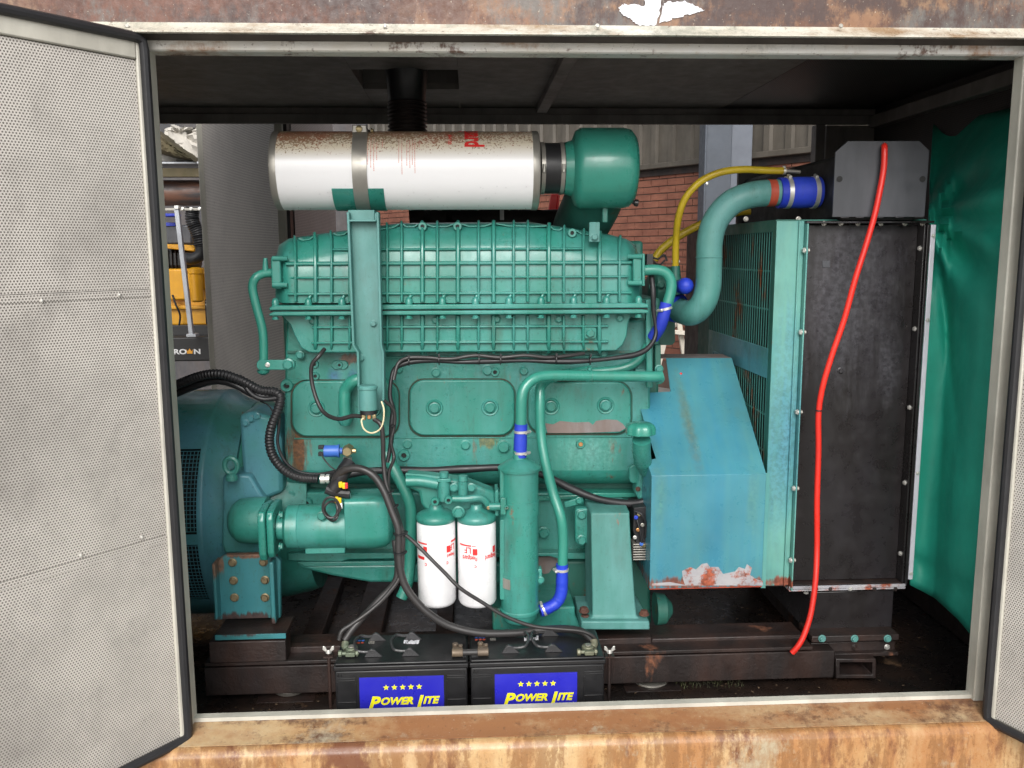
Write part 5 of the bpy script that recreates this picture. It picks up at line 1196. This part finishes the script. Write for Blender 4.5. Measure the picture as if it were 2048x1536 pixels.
# header tank and its end plate
tz0, tz1 = zt_+.012, A(1740, 312, .42).z
tx0, tx1 = A(1672, 400, .36).x, A(1850, 400, .36).x
obj('header_tank', MB().box(tx0+.010, tx1-.02, .352, 1.20, tz0, tz1), tankblack, rd, bevel=.012)
obj('far_tank_lip', MB().box(tx0-.01, tx1-.02, 1.201, 1.22, tz0, tz1+.03), black, rd)
pl = obj('tank_end_plate', MB().ext([(1696, 282), (1839, 282), (1859, 301), (1849, 434), (1665, 434), (1671, 304)], .342, .006), greyplate, rd, bevel=.001)
for x, y, r_ in ((1679, 358, 14), (1845, 358, 14), (1768, 291, 13)): inst('bore', 'hole', hole_m, bore, A(x, y, .3412), pl, M(r_, x, y, .34))
for x in (1690, 1720, 1760, 1800, 1840): obj('weld_bead', MB().ext([(x-8, 434), (x+8, 434), (x+8, 436), (x-8, 436)], .338, .004), blacksheet, rd, bevel=.0008)
# lower tank on its foot
px0, px1 = A(1623, 1225, .36).x, A(1791, 1225, .36).x
obj('lower_tank', MB().box(px0, px1, .376, 1.15, A(1700, 1270, .36).z, A(1700, 1182, .376).z), blacksheet, rd, bevel=.003)
inst('bolt', 'bolt_m', bolt_m, silver, A(1612, 1186, .375), rd, .006, (R(-90), 0, 0))
# inlet pipe with its blue hose and clamps
rP = M(25.5, 1450, 450, .50)
pp = [(1350, 612, .66), (1362, 622, .60), (1384, 626, .53), (1405, 608, .50), (1416, 575, .495), (1418, 530, .495), (1420, 480, .495), (1432, 440, .495), (1462, 406, .495), (1502, 390, .495), (1536, 386, .495), (1560, 385, .495)]
pip = obj('inlet_pipe', MB().tube([A(*q) for q in pp], rP, 28, 8), tealfade, rd, ang=70)
obj('weld_ring', MB().lathe(A(1418, 515, .495), (0, 0, 1), [(-.0015, rP), (-.0005, rP+.0016), (.0005, rP+.0016), (.0015, rP)], 32), tealfade, pip)
obj('primer_band', MB().lathe(A(1534, 386, .495), (1, 0, .0), [(0, rP+.0003), (.0004, rP+.0010), (.022, rP+.0010), (.0224, rP+.0003)], 32), redlead, pip)
hp = obj('blue_hose', MB().lathe(A(1556, 386, .495), (1, 0, .018), [(0, rP), (.0005, rP+.006), (.02, rP+.006), (.06, rP+.007), (.118, rP+.006), (.1185, rP)], 36), bluehose, rd)
obj('tank_stub', MB().cyl(A(1640, 384, .495), A(1690, 383, .495), rP, n=28), black, rd)
for px in (1574, 1627): clamp(px, 385, .495, (1, 0, .018), rP+.0065, rd, (-.2, -.35, 1), w=.013)
hp2 = obj('blue_hose', MB().lathe(A(1362, 618, .615), (-.70, .62, .1), [(0, rP+.001), (.0005, rP+.006), (.03, rP+.006), (.031, rP)], 36), bluehose, rd)
obj('hose_clamp', MB().lathe(A(1357, 614, .625), (-.70, .62, .1), [(0, rP+.006), (.0005, rP+.0085), (.009, rP+.0085), (.0095, rP+.006)], 36), bore, rd)

# belt guard
gd = thing('belt_guard', 'folded blue green sheet metal guard with a flaking bottom edge', 'machine guard', (.62, .4, .5))
YGD = .33
f0, f1, f2, f3 = A(1303, 952, YGD), A(1530, 951, YGD), A(1530, 1172, YGD), A(1300, 1172, YGD)
gx0, gx1 = (f0.x+f3.x)/2, (f1.x+A(1526, 1172, YGD).x)/2
gz1, gz0 = f0.z, f2.z
obj('front_sheet', MB().box(gx0, gx1, YGD, YGD+.003, gz0, gz1), bluesheet, gd, bevel=.001)
q0 = Vector((gx1, YGD, gz1)); far = AX(1464, 716, gx1)
slope = (far-q0).normalized(); nrm = Vector((1, 0, 0)).cross(slope); nrm = -nrm if nrm.y > 0 else nrm
out = [APL(x, y, q0, nrm) for x, y in ((1303, 952), (1293, 921), (1312, 917), (1271, 787), (1341, 783), (1332, 716))]
out[0] = Vector((gx0, YGD, gz1)); poly_ = [q0]+out+[Vector((gx1, far.y, far.z))]
obj('sloping_sheet', MB().poly([p+slope*.0004 for p in poly_], -nrm*.003), bluesheet, gd, bevel=.0008)
obj('side_sheet', MB().poly([Vector((gx1-.003, YGD+.0035, gz0)), Vector((gx1-.003, far.y+.2, gz0)), Vector((gx1-.003, far.y+.2, far.z)), Vector((gx1-.003, far.y, far.z-.004)), Vector((gx1-.003, YGD+.0035, gz1-.006))], (.0025, 0, 0)), bluesheet, gd)
obj('side_sheet', MB().poly([Vector((gx0, YGD+.0035, gz0)), Vector((gx0, YGD+.30, gz0)), Vector((gx0, YGD+.10, gz1-.01)), Vector((gx0, YGD+.0035, gz1-.006))], (.0025, 0, 0)), bluesheet, gd)
o1, o2 = poly_[1+1], poly_[1]
obj('fold_flap', MB().poly([o2+Vector((0, .001, -.003)), o1+Vector((0, .001, -.003)), o1+Vector((0, .035, -.06)), o2+Vector((0, .05, -.07))], (.002, 0, 0)), bluesheet, gd)
pA, pB = out[5], poly_[-1]
obj('top_flange', MB().poly([pA+Vector((-.02, .003, 0)), pB+Vector((0, .003, 0)), pB+Vector((0, .11, .0)), pA+Vector((-.02, .11, .0))], (0, 0, -.002)), baremetal, gd)
m_ = MB(); pts = [(1370, 1170), (1366, 1158), (1364, 1142), (1380, 1134), (1392, 1139), (1404, 1128), (1414, 1126), (1420, 1134), (1437, 1134), (1446, 1148), (1470, 1143), (1478, 1134), (1490, 1138), (1494, 1128), (1504, 1136), (1500, 1150), (1512, 1158), (1526, 1162), (1526, 1171)]
m_.ext(pts+[(1304, 1171), (1304, 1167), (1340, 1164)], YGD-.0006, .0003); obj('flaked_patch', m_, chipedge, gd, ang=0, label='pale patch and rust where the blue green paint has flaked away')
obj('lower_lip', MB().box(gx0, gx1, YGD, YGD+.03, gz0-.0025, gz0-.0002), redlead, gd)
inst('bolt', 'bolt_m', bolt_m, brass, A(1531, 971, .36)+Vector((.004, 0, 0)), gd, .006, (0, 0, 0)); inst('bolt', 'bolt_m', bolt_m, redlead, A(1524, 1118, .35), gd, .007, (0, 0, R(50)))
obj('mounting_angle', MB().box(gx1+.001, gx1+.014, YGD+.010, YGD+.013, gz0-.01, gz1), tealpost, gd)
dab = MB(); dab.lathe(APL(1362, 747, q0, nrm), nrm, [(0, .004), (.0006, .003)], 10); obj('red_paint_dab', dab, redprint, gd)

# ================================================================== HOSES AND CABLES (each lies on or hangs from something else)
def cable(name, pts, r, m, label, cat, group=None, n=10, sub=8, rf=None, ang=70):
    o = obj(name, MB().tube([A(*p_) for p_ in pts], r, n, sub, rf), m, ang=ang); return tag(o, label, cat, group)
cable('red_hose', [(1768, 291, .345), (1769, 298, .325), (1767, 340, .322), (1757, 395, .32), (1748, 435, .32), (1732, 490, .32), (1710, 560, .32), (1688, 640, .325), (1664, 710, .33), (1645, 775, .335), (1637, 830, .34), (1637, 900, .34), (1634, 1000, .335), (1634, 1090, .33), (1631, 1160, .31), (1622, 1225, .295), (1608, 1270, .285), (1596, 1292, .282), (1584, 1306, .284)],
      M(5.7, 1650, 800, .33), redhose, 'thin bright red rubber hose hanging down over the black radiator plate', 'hose', n=14)
o = tag(obj('cable_tie', MB().lathe(A(1637, 822, .338), (0, 0, 1), [(0, .0086), (.0002, .0098), (.003, .0098), (.0032, .0086)], 16), rubber), 'black cable tie round the red hose', 'cable tie')
cable('yellow_hose', [(1571, 342, .52), (1530, 341, .52), (1485, 339, .52), (1440, 345, .52), (1400, 364, .53), (1371, 396, .54), (1357, 435, .56), (1352, 480, .60), (1351, 532, .62)], M(7.2, 1400, 400, .52), yellowhose, 'slim yellow hose arching from the header tank down to the thermostat housing', 'hose', n=12)
cable('yellow_hose', [(1500, 422, .80), (1478, 424, .80), (1440, 434, .80), (1395, 452, .80), (1352, 476, .80), (1322, 500, .80), (1308, 520, .80)], M(8, 1400, 450, .8), yellowhose, 'thicker yellow hose running low behind the faded teal pipe', 'hose', n=12)
for (x, y, Y), ax, r_, l_ in (((1568, 342, .52), (1, 0, 0), .0095, 'small bright clip on the upper end of the slim yellow hose'), ((1351, 523, .62), (0, 0, 1), .0105, 'small bright clip on the lower end of the slim yellow hose')):
    cc = A(x, y, Y); cl = MB().lathe(cc, ax, [(-.004, r_-.001), (-.0035, r_+.0015), (.0035, r_+.0015), (.004, r_-.001)], 20); cl.cyl(cc+Vector((0, -.002, 0))+(Vector((0, 0, .014)) if ax[0] else Vector((.012, 0, 0))), cc+(Vector((0, 0, .008)) if ax[0] else Vector((.004, 0, 0))), .005)
    tag(obj('hose_clip', cl, silver), l_, 'clip')
obj_t = MB().cyl(A(1572, 342, .52), A(1600, 344, .52), .006); tag(obj('tank_spigot', obj_t, dullsteel), 'short metal spigot joining the slim yellow hose to the tank', 'fitting')
# corrugated conduit from the alternator side, round and along the engine
rC = M(9.2, 550, 850, .40)
cable('corrugated_conduit', [(300, 790, .45), (352, 770, .42), (400, 752, .40), (440, 748, .39), (480, 760, .39), (520, 780, .40), (548, 784, .40), (561, 795, .39), (556, 820, .38), (544, 850, .37), (539, 880, .37), (545, 910, .37), (566, 938, .37), (596, 954, .37), (636, 958, .37)],
      rC, rubber, 'black corrugated cable conduit curving down beside the flywheel housing', 'conduit', n=14, sub=34, rf=lambda L: rC*(1+.085*math.sin(2*math.pi*L/.0088)))
c_ = A(641, 958, .37)
ta = obj('conduit_gland', MB().lathe(c_, (1, 0, .0), [(0, rC*1.0), (.0005, rC*1.08), (.012, rC*1.08), (.0125, rC*.8), (.016, rC*.8), (.0165, rC*1.05), (.025, rC*1.05), (.0255, rC*.8)], 24), silver); tag(ta, 'bright metal gland at the end of the corrugated conduit', 'cable gland')
G1 = 'black cables on the engine'
cable('loom_branch', [(330, 798, .47), (380, 776, .43), (430, 762, .41), (470, 770, .40), (510, 790, .40), (545, 792, .41)], .010, rubber, 'black taped loom arching over the alternator beside the conduit', 'cable', G1)
cable('loom_branch', [(478, 752, .40), (500, 785, .39), (525, 798, .39), (556, 796, .39)], .007, rubber, 'short black branch dipping below the conduit at the alternator edge', 'cable', G1)
cable('thin_wire', [(520, 802, .42), (538, 812, .42), (552, 835, .42)], .002, rubber, 'thin black wire trailing under the conduit', 'wire')
cable('lead', [(562, 800, .39), (558, 850, .385), (556, 890, .385), (572, 925, .385), (600, 944, .39), (640, 948, .40), (690, 940, .43), (760, 938, .44)], .0045, rubber, 'slim black lead following the inside of the conduit bend', 'cable', G1)
cable('engine_loom', [(655, 955, .40), (690, 950, .43), (740, 942, .44), (800, 941, .45), (860, 941, .45), (930, 938, .45), (1000, 935, .45), (1050, 940, .46), (1098, 955, .46), (1140, 976, .46), (1190, 996, .45), (1240, 1006, .45), (1275, 1006, .45), (1300, 998, .45)],
      .0115, rubber, 'thick black loom running along the middle of the engine block', 'cable', G1, rf=lambda L: .0112+.001*math.sin(L*37))
cable('upper_loom', [(1302, 545, .46), (1306, 580, .44), (1307, 620, .44), (1312, 665, .44), (1300, 692, .43), (1275, 708, .42), (1230, 716, .41), (1170, 722, .40), (1110, 723, .40), (1050, 721, .40), (990, 722, .40), (920, 724, .40), (860, 721, .40), (820, 724, .40), (794, 734, .39), (784, 752, .38), (780, 790, .37), (786, 820, .365), (784, 850, .36), (782, 885, .36), (775, 925, .35)],
      .0072, rubber, 'black loom running under the ribbed cover then down behind the strut', 'cable', G1, rf=lambda L: .0068+.0012*math.sin(L*30))
cable('upper_lead', [(1168, 707, .43), (1140, 711, .41), (1095, 715, .395), (1050, 711, .39), (1000, 715, .39), (950, 711, .39), (900, 718, .39), (850, 715, .39), (815, 716, .39), (796, 728, .38), (787, 760, .37)], .0055, cablem, 'slimmer grey black lead twisted along the upper loom', 'cable', G1)
mbt = MB()
TW = iter(('nearest the strut, above the second side cover', 'above the left end of the second side cover', 'above the middle of the second side cover', 'above the right end of the second side cover', 'above the third side cover', 'nearest the right end of the ribbed cover'))
for x, y, sx_, sy_ in ((818, 722, 1, 0), (878, 720, 1, 0), (958, 720, 1, 0), (1001, 720, 1, 0), (1112, 719, 1, 0), (1180, 720, 1, 0)):
    c_ = A(x, y, .395); mbt = MB().lathe(c_-Vector((.0014, 0, 0)), (1, 0, 0), [(0, .0125), (.0002, .0138), (.0026, .0138), (.0028, .0125)], 14); mbt.box(c_.x-.002, c_.x+.003, c_.y-.014, c_.y-.006, c_.z+.010, c_.z+.018)
    tag(obj('cable_tie', mbt, rubber), 'black cable tie on the upper loom, '+next(TW), 'cable tie', 'cable ties on the upper loom')
cable('solenoid_lead', [(649, 698, .42), (638, 712, .40), (624, 730, .40), (623, 758, .40), (632, 795, .39), (648, 825, .37), (676, 838, .33), (705, 832, .31), (724, 833, .295)], .0058, cablem, 'grey black lead looping from the manifold to the solenoid under the strut', 'cable', G1)
cable('strut_lead', [(748, 838, .29), (762, 850, .28), (766, 880, .28), (767, 920, .28), (772, 965, .27), (786, 1010, .26), (801, 1055, .25), (804, 1100, .24), (801, 1150, .23), (774, 1190, .22), (740, 1222, .21), (704, 1248, .20), (684, 1262, .19), (678, 1280, .185)], .0062, cablem, 'grey black cable falling from the solenoid to the left battery post', 'battery cable')
cable('strut_lead', [(768, 800, .33), (787, 820, .34), (789, 850, .34), (782, 885, .335), (788, 915, .33), (778, 945, .30), (779, 985, .27), (796, 1030, .26), (806, 1070, .245), (806, 1110, .24)], .0048, cablem, 'thin black lead tied beside the solenoid cable', 'cable', G1)
cable('starter_cable', [(668, 968, .31), (676, 950, .30), (695, 938, .29), (722, 938, .28), (748, 952, .27), (768, 982, .26), (783, 1020, .25), (797, 1060, .24), (798, 1110, .235), (804, 1155, .23), (822, 1190, .225), (856, 1226, .22), (900, 1252, .22), (960, 1266, .22), (1030, 1266, .23), (1080, 1260, .24), (1130, 1258, .24), (1165, 1264, .22), (1188, 1285, .20)],
      .0105, cablem, 'thick grey black starter cable sweeping from the starter across both batteries', 'battery cable', n=14)
cable('starter_cable', [(790, 1080, .25), (796, 1130, .24), (790, 1165, .235), (760, 1198, .225), (730, 1230, .215), (705, 1258, .20), (690, 1280, .19)], .0095, cablem, 'thick grey black cable dropping from the bundle behind the left battery post', 'battery cable', n=14)
cable('battery_lead', [(806, 1066, .24), (830, 1086, .22), (862, 1118, .20), (890, 1146, .19), (920, 1176, .18), (960, 1202, .18), (1010, 1232, .18), (1065, 1252, .18), (1120, 1258, .18), (1162, 1262, .18), (1185, 1272, .18), (1194, 1284, .185)], .0050, cablem, 'thin grey cable running diagonally in front of the white oil filters', 'battery cable', n=12)
TV = iter(('topmost on the thick starter cable', 'just right of the starter end housing', 'where the thin diagonal lead branches off', 'lowest on the bundle beside the left oil filter', 'high beside the cream wire loop'))
for x, y, Y, r_, ax in ((777, 984, .265, .016, (.4, 0, -1)), (786, 1013, .262, .016, (.4, 0, -1)), (801, 1065, .242, .020, (.1, 0, -1)), (800, 1103, .237, .019, (0, 0, -1)), (785, 852, .335, .008, (0, 0, 1))):
    tag(obj('cable_tie', MB().lathe(A(x, y, Y), ax, [(0, r_*.9), (.0002, r_), (.003, r_), (.0032, r_*.9)], 16), rubber), 'black cable tie '+next(TV), 'cable tie', 'cable ties on the starter bundle')
cable('sensor_lead', [(640, 903, .43), (648, 918, .42), (662, 934, .41), (680, 946, .41)], .0022, rubber, 'thin black lead dropping from the blue pressure sensor', 'wire')

# ================================================================== BATTERIES
YBt = .10; zbt = A(939, 1322, YBt).z; zbot = ZF+.012; BD = .172
bx0, bxm, bx1 = A(668, 1380, YBt).x, A(938.5, 1380, YBt).x, A(1211, 1380, YBt).x
tray = obj('battery_tray', MB().box(bx0-.03, bx1+.03, YBt-.02, .285, ZF+.001, ZF+.010), rustbeam, bevel=.002); tag(tray, 'low dark steel tray under the two batteries', 'tray')
def battery(x0, x1, lab, left):
    W = x1-x0; bt = thing('battery', lab, 'battery', ((x0+x1)/2, YBt+BD/2, zbot), 'truck batteries behind the sill')
    cs = obj('case', MB().box(x0+.003, x1-.003, YBt+.003, YBt+BD-.003, zbot, zbt-.020), black, bt, bevel=.004)
    ld_ = MB().box(x0, x1, YBt, YBt+BD, zbt-.019, zbt-.007); lid = obj('lid', ld_, black, bt, bevel=.0025)
    obj('lid_top', MB().box(x0+.003, x1-.003, YBt+.004, YBt+BD-.004, zbt-.0068, zbt), black, lid, bevel=.003)
    # grooves moulded in the front of the case
    rb = MB()
    for zz0 in (zbt-.040, zbt-.046, zbt-.105):
        for a, b in ((x0+.006, x0+.055), (x1-.055, x1-.006)): rb.box(a, b, YBt, YBt+.004, zz0, zz0+.0022)
    for xx in (x0+.010, x0+.018, x1-.012, x1-.020): rb.box(xx, xx+.0018, YBt, YBt+.004, zbt-.034, zbt-.026)
    for xx in (x0+.006, x1-.008, x0+.054, x1-.056): rb.box(xx, xx+.002, YBt+.0005, YBt+.004, zbot+.01, zbt-.052)
    obj('case_ribs', rb, black, cs, bevel=.0006)['kind'] = 'stuff'
    # printed label
    lx0, lx1 = (x0+.064, x0+.278) if left else (x0+.064, x0+.276)
    lz1 = A(800, 1354, YBt).z if left else A(1080, 1347, YBt).z
    st = obj('label', MB().box(lx0, lx1, YBt+.0015, YBt+.0028, lz1-.125, lz1), blueprint, bt)
    LW = lx1-lx0; Yp = YBt+.0013
    fm_ = lambda u, v: Vector((lx0+u, Yp, lz1+v))
    for k in range(5):
        cx, cz = lx0+LW*(.315+.098*k), lz1-.0285
        pts = [Vector((cx+(.0084 if q % 2 == 0 else .0036)*math.sin(q*math.pi/5), Yp, cz+(.0084 if q % 2 == 0 else .0036)*math.cos(q*math.pi/5))) for q in range(10)]
        obj('star', MB().poly(pts, (0, .0002, 0)), yellowprint, st, ang=0)
    base = -.0745
    caps = [('P', .044, .0020, .28, .022, base-.009, 1.05), ('OWER', .0265, .0013, .28, .051, base, 1.05), ('I', .044, .0020, .28, .144, base-.009, 1.0), ('ITE', .0265, .0013, .28, .160, base, 1.05)]
    lettering(caps, fm_, 'lettering', yellowprint, st)
    # the long L of the second word shows only its stem behind the sill; its foot lies below
    mbf = MB(); mbf.poly([fm_(.1365, base-.0095), fm_(.162, base-.0095), fm_(.160, base-.0145), fm_(.135, base-.0145)], (0, .0002, 0)); obj('letter_foot', mbf, yellowprint, st, ang=0)
    # folding rope handles on moulded ears
    for hx, fl in ((x0+W*.28, -1), (x0+W*.56, -1)) if left else ((x0+W*.30, 1), (x0+W*.62, -1)):
        e0, e1 = YBt+.040, YBt+.135
        for yy in (e0, e1):
            er = MB(); er.loft([[Vector((hx+a, yy+d_, zbt+b)) for a, b in ((-.022, 0), (.026, 0), (.004, .020), (-.004, .022), (-.010, .018))] for d_ in (-.005, .005)])
            obj('handle_ear', er, highlightblack, bt, bevel=.0015)
        obj('handle', MB().tube([(hx, e0, zbt+.014), (hx+fl*.022, e0+.002, zbt+.012), (hx+fl*.042, e0+.006, zbt+.016), (hx+fl*.052, (e0+e1)/2, zbt+.020), (hx+fl*.042, e1-.006, zbt+.016), (hx+fl*.022, e1-.002, zbt+.012), (hx, e1, zbt+.014)], .0040, 8), highlightblack, bt)
    # torn paper label and warning icons on the lid
    mb_ = MB(); cx = x0+W*.50 if left else x0+W*.42
    for q in range(9):
        a = cx+.004*q+random.uniform(-.002, .002); y0_ = YBt+.105+random.uniform(0, .006); mb_.add([(a, y0_, zbt+.0006), (a+.0045, y0_, zbt+.0006), (a+.0065, y0_+random.uniform(.010, .028), zbt+.0006), (a+.001, y0_+random.uniform(.015, .028), zbt+.0006)], [(0, 1, 2, 3)])
    obj('torn_label', mb_, whiteflake, lid, ang=0)
    ic = MB(); ir = MB()
    ix = x0+W*.08 if left else x0+W*.02
    for q in range(3): ic.lathe((ix+.010*q+.012, YBt+.135, zbt+.0003), (0, 0, 1), [(0, .0042), (.0004, .0042)], 12); ir.lathe((ix+.010*q+.012, YBt+.122, zbt+.0003), (0, 0, 1), [(0, .0042), (.0004, .0042)], 12)
    obj('warning_icons', ic, bluesensor, lid); obj('warning_icons', ir, redlead, lid)
    wx = MB()
    for q in range(3): wx.box(ix+.048+.0, ix+.064, YBt+.117+q*.008, YBt+.121+q*.008, zbt+.0003, zbt+.0007)
    obj('warning_text', wx, dullsteel, lid)
    return bt
bL = battery(bx0, bxm-.0015, 'left black truck battery with a blue and yellow star label', True)
bR = battery(bxm+.0015, bx1, 'right black truck battery with a blue and yellow star label', False)
# terminals: clamps of the two outer cables and the link joining the inner posts
lugm2 = paint('verdigris_clamp', (.20, .19, .13), (.14, .17, .12), .5, .4, dirt=.5, bs=.6)
def term(px, py, dx, lab, name='terminal_clamp'):
    c = AZ(px, py, zbt+.014); t = thing(name, lab, 'battery terminal', (c.x, c.y, zbt), 'corroded battery terminals')
    obj('post', MB().cyl((c.x, c.y, zbt-.002), (c.x, c.y, zbt+.020), .009, .008), dullsteel, t)
    mb_ = MB(); mb_.lathe((c.x, c.y, zbt+.004), (0, 0, 1), [(0, .015), (.002, .017), (.012, .016), (.014, .012)], 18); mb_.box(c.x-.012, c.x+.012, c.y-.030, c.y-.008, zbt+.003, zbt+.014)
    mb_.cyl((c.x-.022, c.y-.020, zbt+.009), (c.x+.022, c.y-.020, zbt+.009), .005); mb_.lathe((c.x-.022, c.y-.020, zbt+.009), (-1, 0, 0), [(0, .009), (.009, .009)], 6); mb_.lathe((c.x+.014, c.y-.020, zbt+.009), (1, 0, 0), [(0, .009), (.006, .009)], 6)
    mb_.tube([(c.x+dx*.012, c.y+.004, zbt+.010), (c.x+dx*.018, c.y+.012, zbt+.015), (c.x+dx*.018, c.y+.020, zbt+.022)], .010, 10)
    obj('clamp', mb_, lugm2, t, bevel=.0015); return t
tL = term(703, 1296, -1, 'corroded brass clamp on the outer post of the left battery')
tR = term(1176, 1293, 1, 'corroded brass clamp on the outer post of the right battery')
cL, cR = AZ(915, 1301, zbt+.012), AZ(966, 1300, zbt+.012)
lk = thing('battery_link', 'short link cable with brown lugs joining the inner posts of both batteries', 'battery link', ((cL.x+cR.x)/2, cL.y, zbt))
for c in (cL, cR):
    mb_ = MB(); mb_.cyl((c.x-.014, cL.y-.012, zbt+.012), (c.x+.014, cL.y-.012, zbt+.012), .0105, n=18); mb_.box(c.x-.013, c.x+.013, cL.y-.006, cL.y+.030, zbt+.008, zbt+.016)
    mb_.lathe((c.x-.006, cL.y+.022, zbt+.016), (0, 0, 1), [(0, .008), (.006, .008)], 6); mb_.lathe((c.x+.008, cL.y+.014, zbt+.016), (0, 0, 1), [(0, .006), (.004, .006)], 6)
    obj('lug', mb_, lugm, lk, bevel=.001); obj('post', MB().cyl((c.x, cL.y, zbt+.0005), (c.x, cL.y, zbt+.010), .009), dullsteel, lk)
obj('link_cable', MB().cyl((cL.x+.010, cL.y-.012, zbt+.012), (cR.x-.010, cL.y-.012, zbt+.012), .0080, n=16), cablem, lk)
for px, lab in ((657, 'threaded hold down rod with wing nut left of the batteries'), (1219, 'threaded hold down rod with wing nut right of the batteries')):
    c = A(px, 1300, .16); t = thing('hold_down_rod', lab, 'clamp rod', (c.x, .16, ZF), 'battery hold down rods')
    obj('rod', MB().cyl((c.x, .16, ZF+.011), (c.x, .16, c.z+.004), .0045, n=12), rustbeam, t)
    wn = MB(); wn.lathe((c.x, .16, c.z-.008), (0, 0, 1), [(0, .008), (.010, .006)], 14)
    for s in (-1, 1): wn.poly([Vector((c.x+s*.004, .157, c.z-.006)), Vector((c.x+s*.015, .157, c.z+.002)), Vector((c.x+s*.014, .157, c.z+.012)), Vector((c.x+s*.008, .157, c.z+.010)), Vector((c.x+s*.004, .157, c.z+.002))], (0, .004, 0))
    obj('wing_nut', wn, silver, t, bevel=.001)
    ar = MB().box(c.x-.012, c.x+.012, .15, .175, c.z-.018, c.z-.014); obj('hook', ar, rustbeam, t)
dr = MB(); rnd = random.Random(3)
for _ in range(70):
    x = rnd.uniform(xa+.02, xb_-.02); a = R(rnd.uniform(-88, -25)) if rnd.random() < .7 else R(-90); r_ = rnd.uniform(.0010, .0021)
    c = fcyl(x, a, rF+.0003); dr.lathe(c-Vector((0, 0, r_)), (0, 0, 1), [(0, r_*.2), (r_*.4, r_*.8), (r_, r_), (r_*1.6, r_*.7), (r_*2, r_*.1)], 7)
gm, gn, gb = newmat('clear_water'); gb.inputs['Roughness'].default_value = .02; gb.inputs['Transmission Weight'].default_value = 1.0; gb.inputs['IOR'].default_value = 1.33
o = obj('water_drops', dr, gm, af, ang=80); o['kind'] = 'stuff'
# dead leaves and grit on the floor of the housing
lv = MB()
for _ in range(900):
    x, y = random.uniform(-.65, 1.5), random.uniform(.10, 1.3); s_ = random.uniform(.002, .006); a = random.uniform(0, 6.28); z = ZF+.001+random.uniform(0, .002)
    lv.add([(x+s_*math.cos(a+q)*(1 if k % 2 else .5), y+s_*math.sin(a+q)*(1 if k % 2 else .5), z+random.uniform(0, .002)) for k, q in enumerate((0, 1.6, 3.1, 4.7))], [(0, 1, 2, 3)])
o = obj('leaf_litter', lv, roughwood, ang=0); o['kind'] = 'stuff'; o['label'] = 'bits of dead leaf and grit on the dark floor of the housing'; o['category'] = 'litter'
ms = MB()
for _ in range(500):
    x0 = A(random.uniform(1345, 1475), 1390, .36); x, y = x0.x, random.uniform(.30, .46); h = random.uniform(.004, .02); a = random.uniform(0, 6.28)
    ms.add([(x, y, ZF), (x+.003*math.cos(a), y+.003*math.sin(a), ZF), (x+random.uniform(-.006, .006), y+random.uniform(-.006, .006), ZF+h)], [(0, 1, 2)])
o = obj('moss_clump', ms, moss, ang=0); o['kind'] = 'stuff'; o['label'] = 'tuft of damp olive moss beside the right vibration mount'; o['category'] = 'moss'
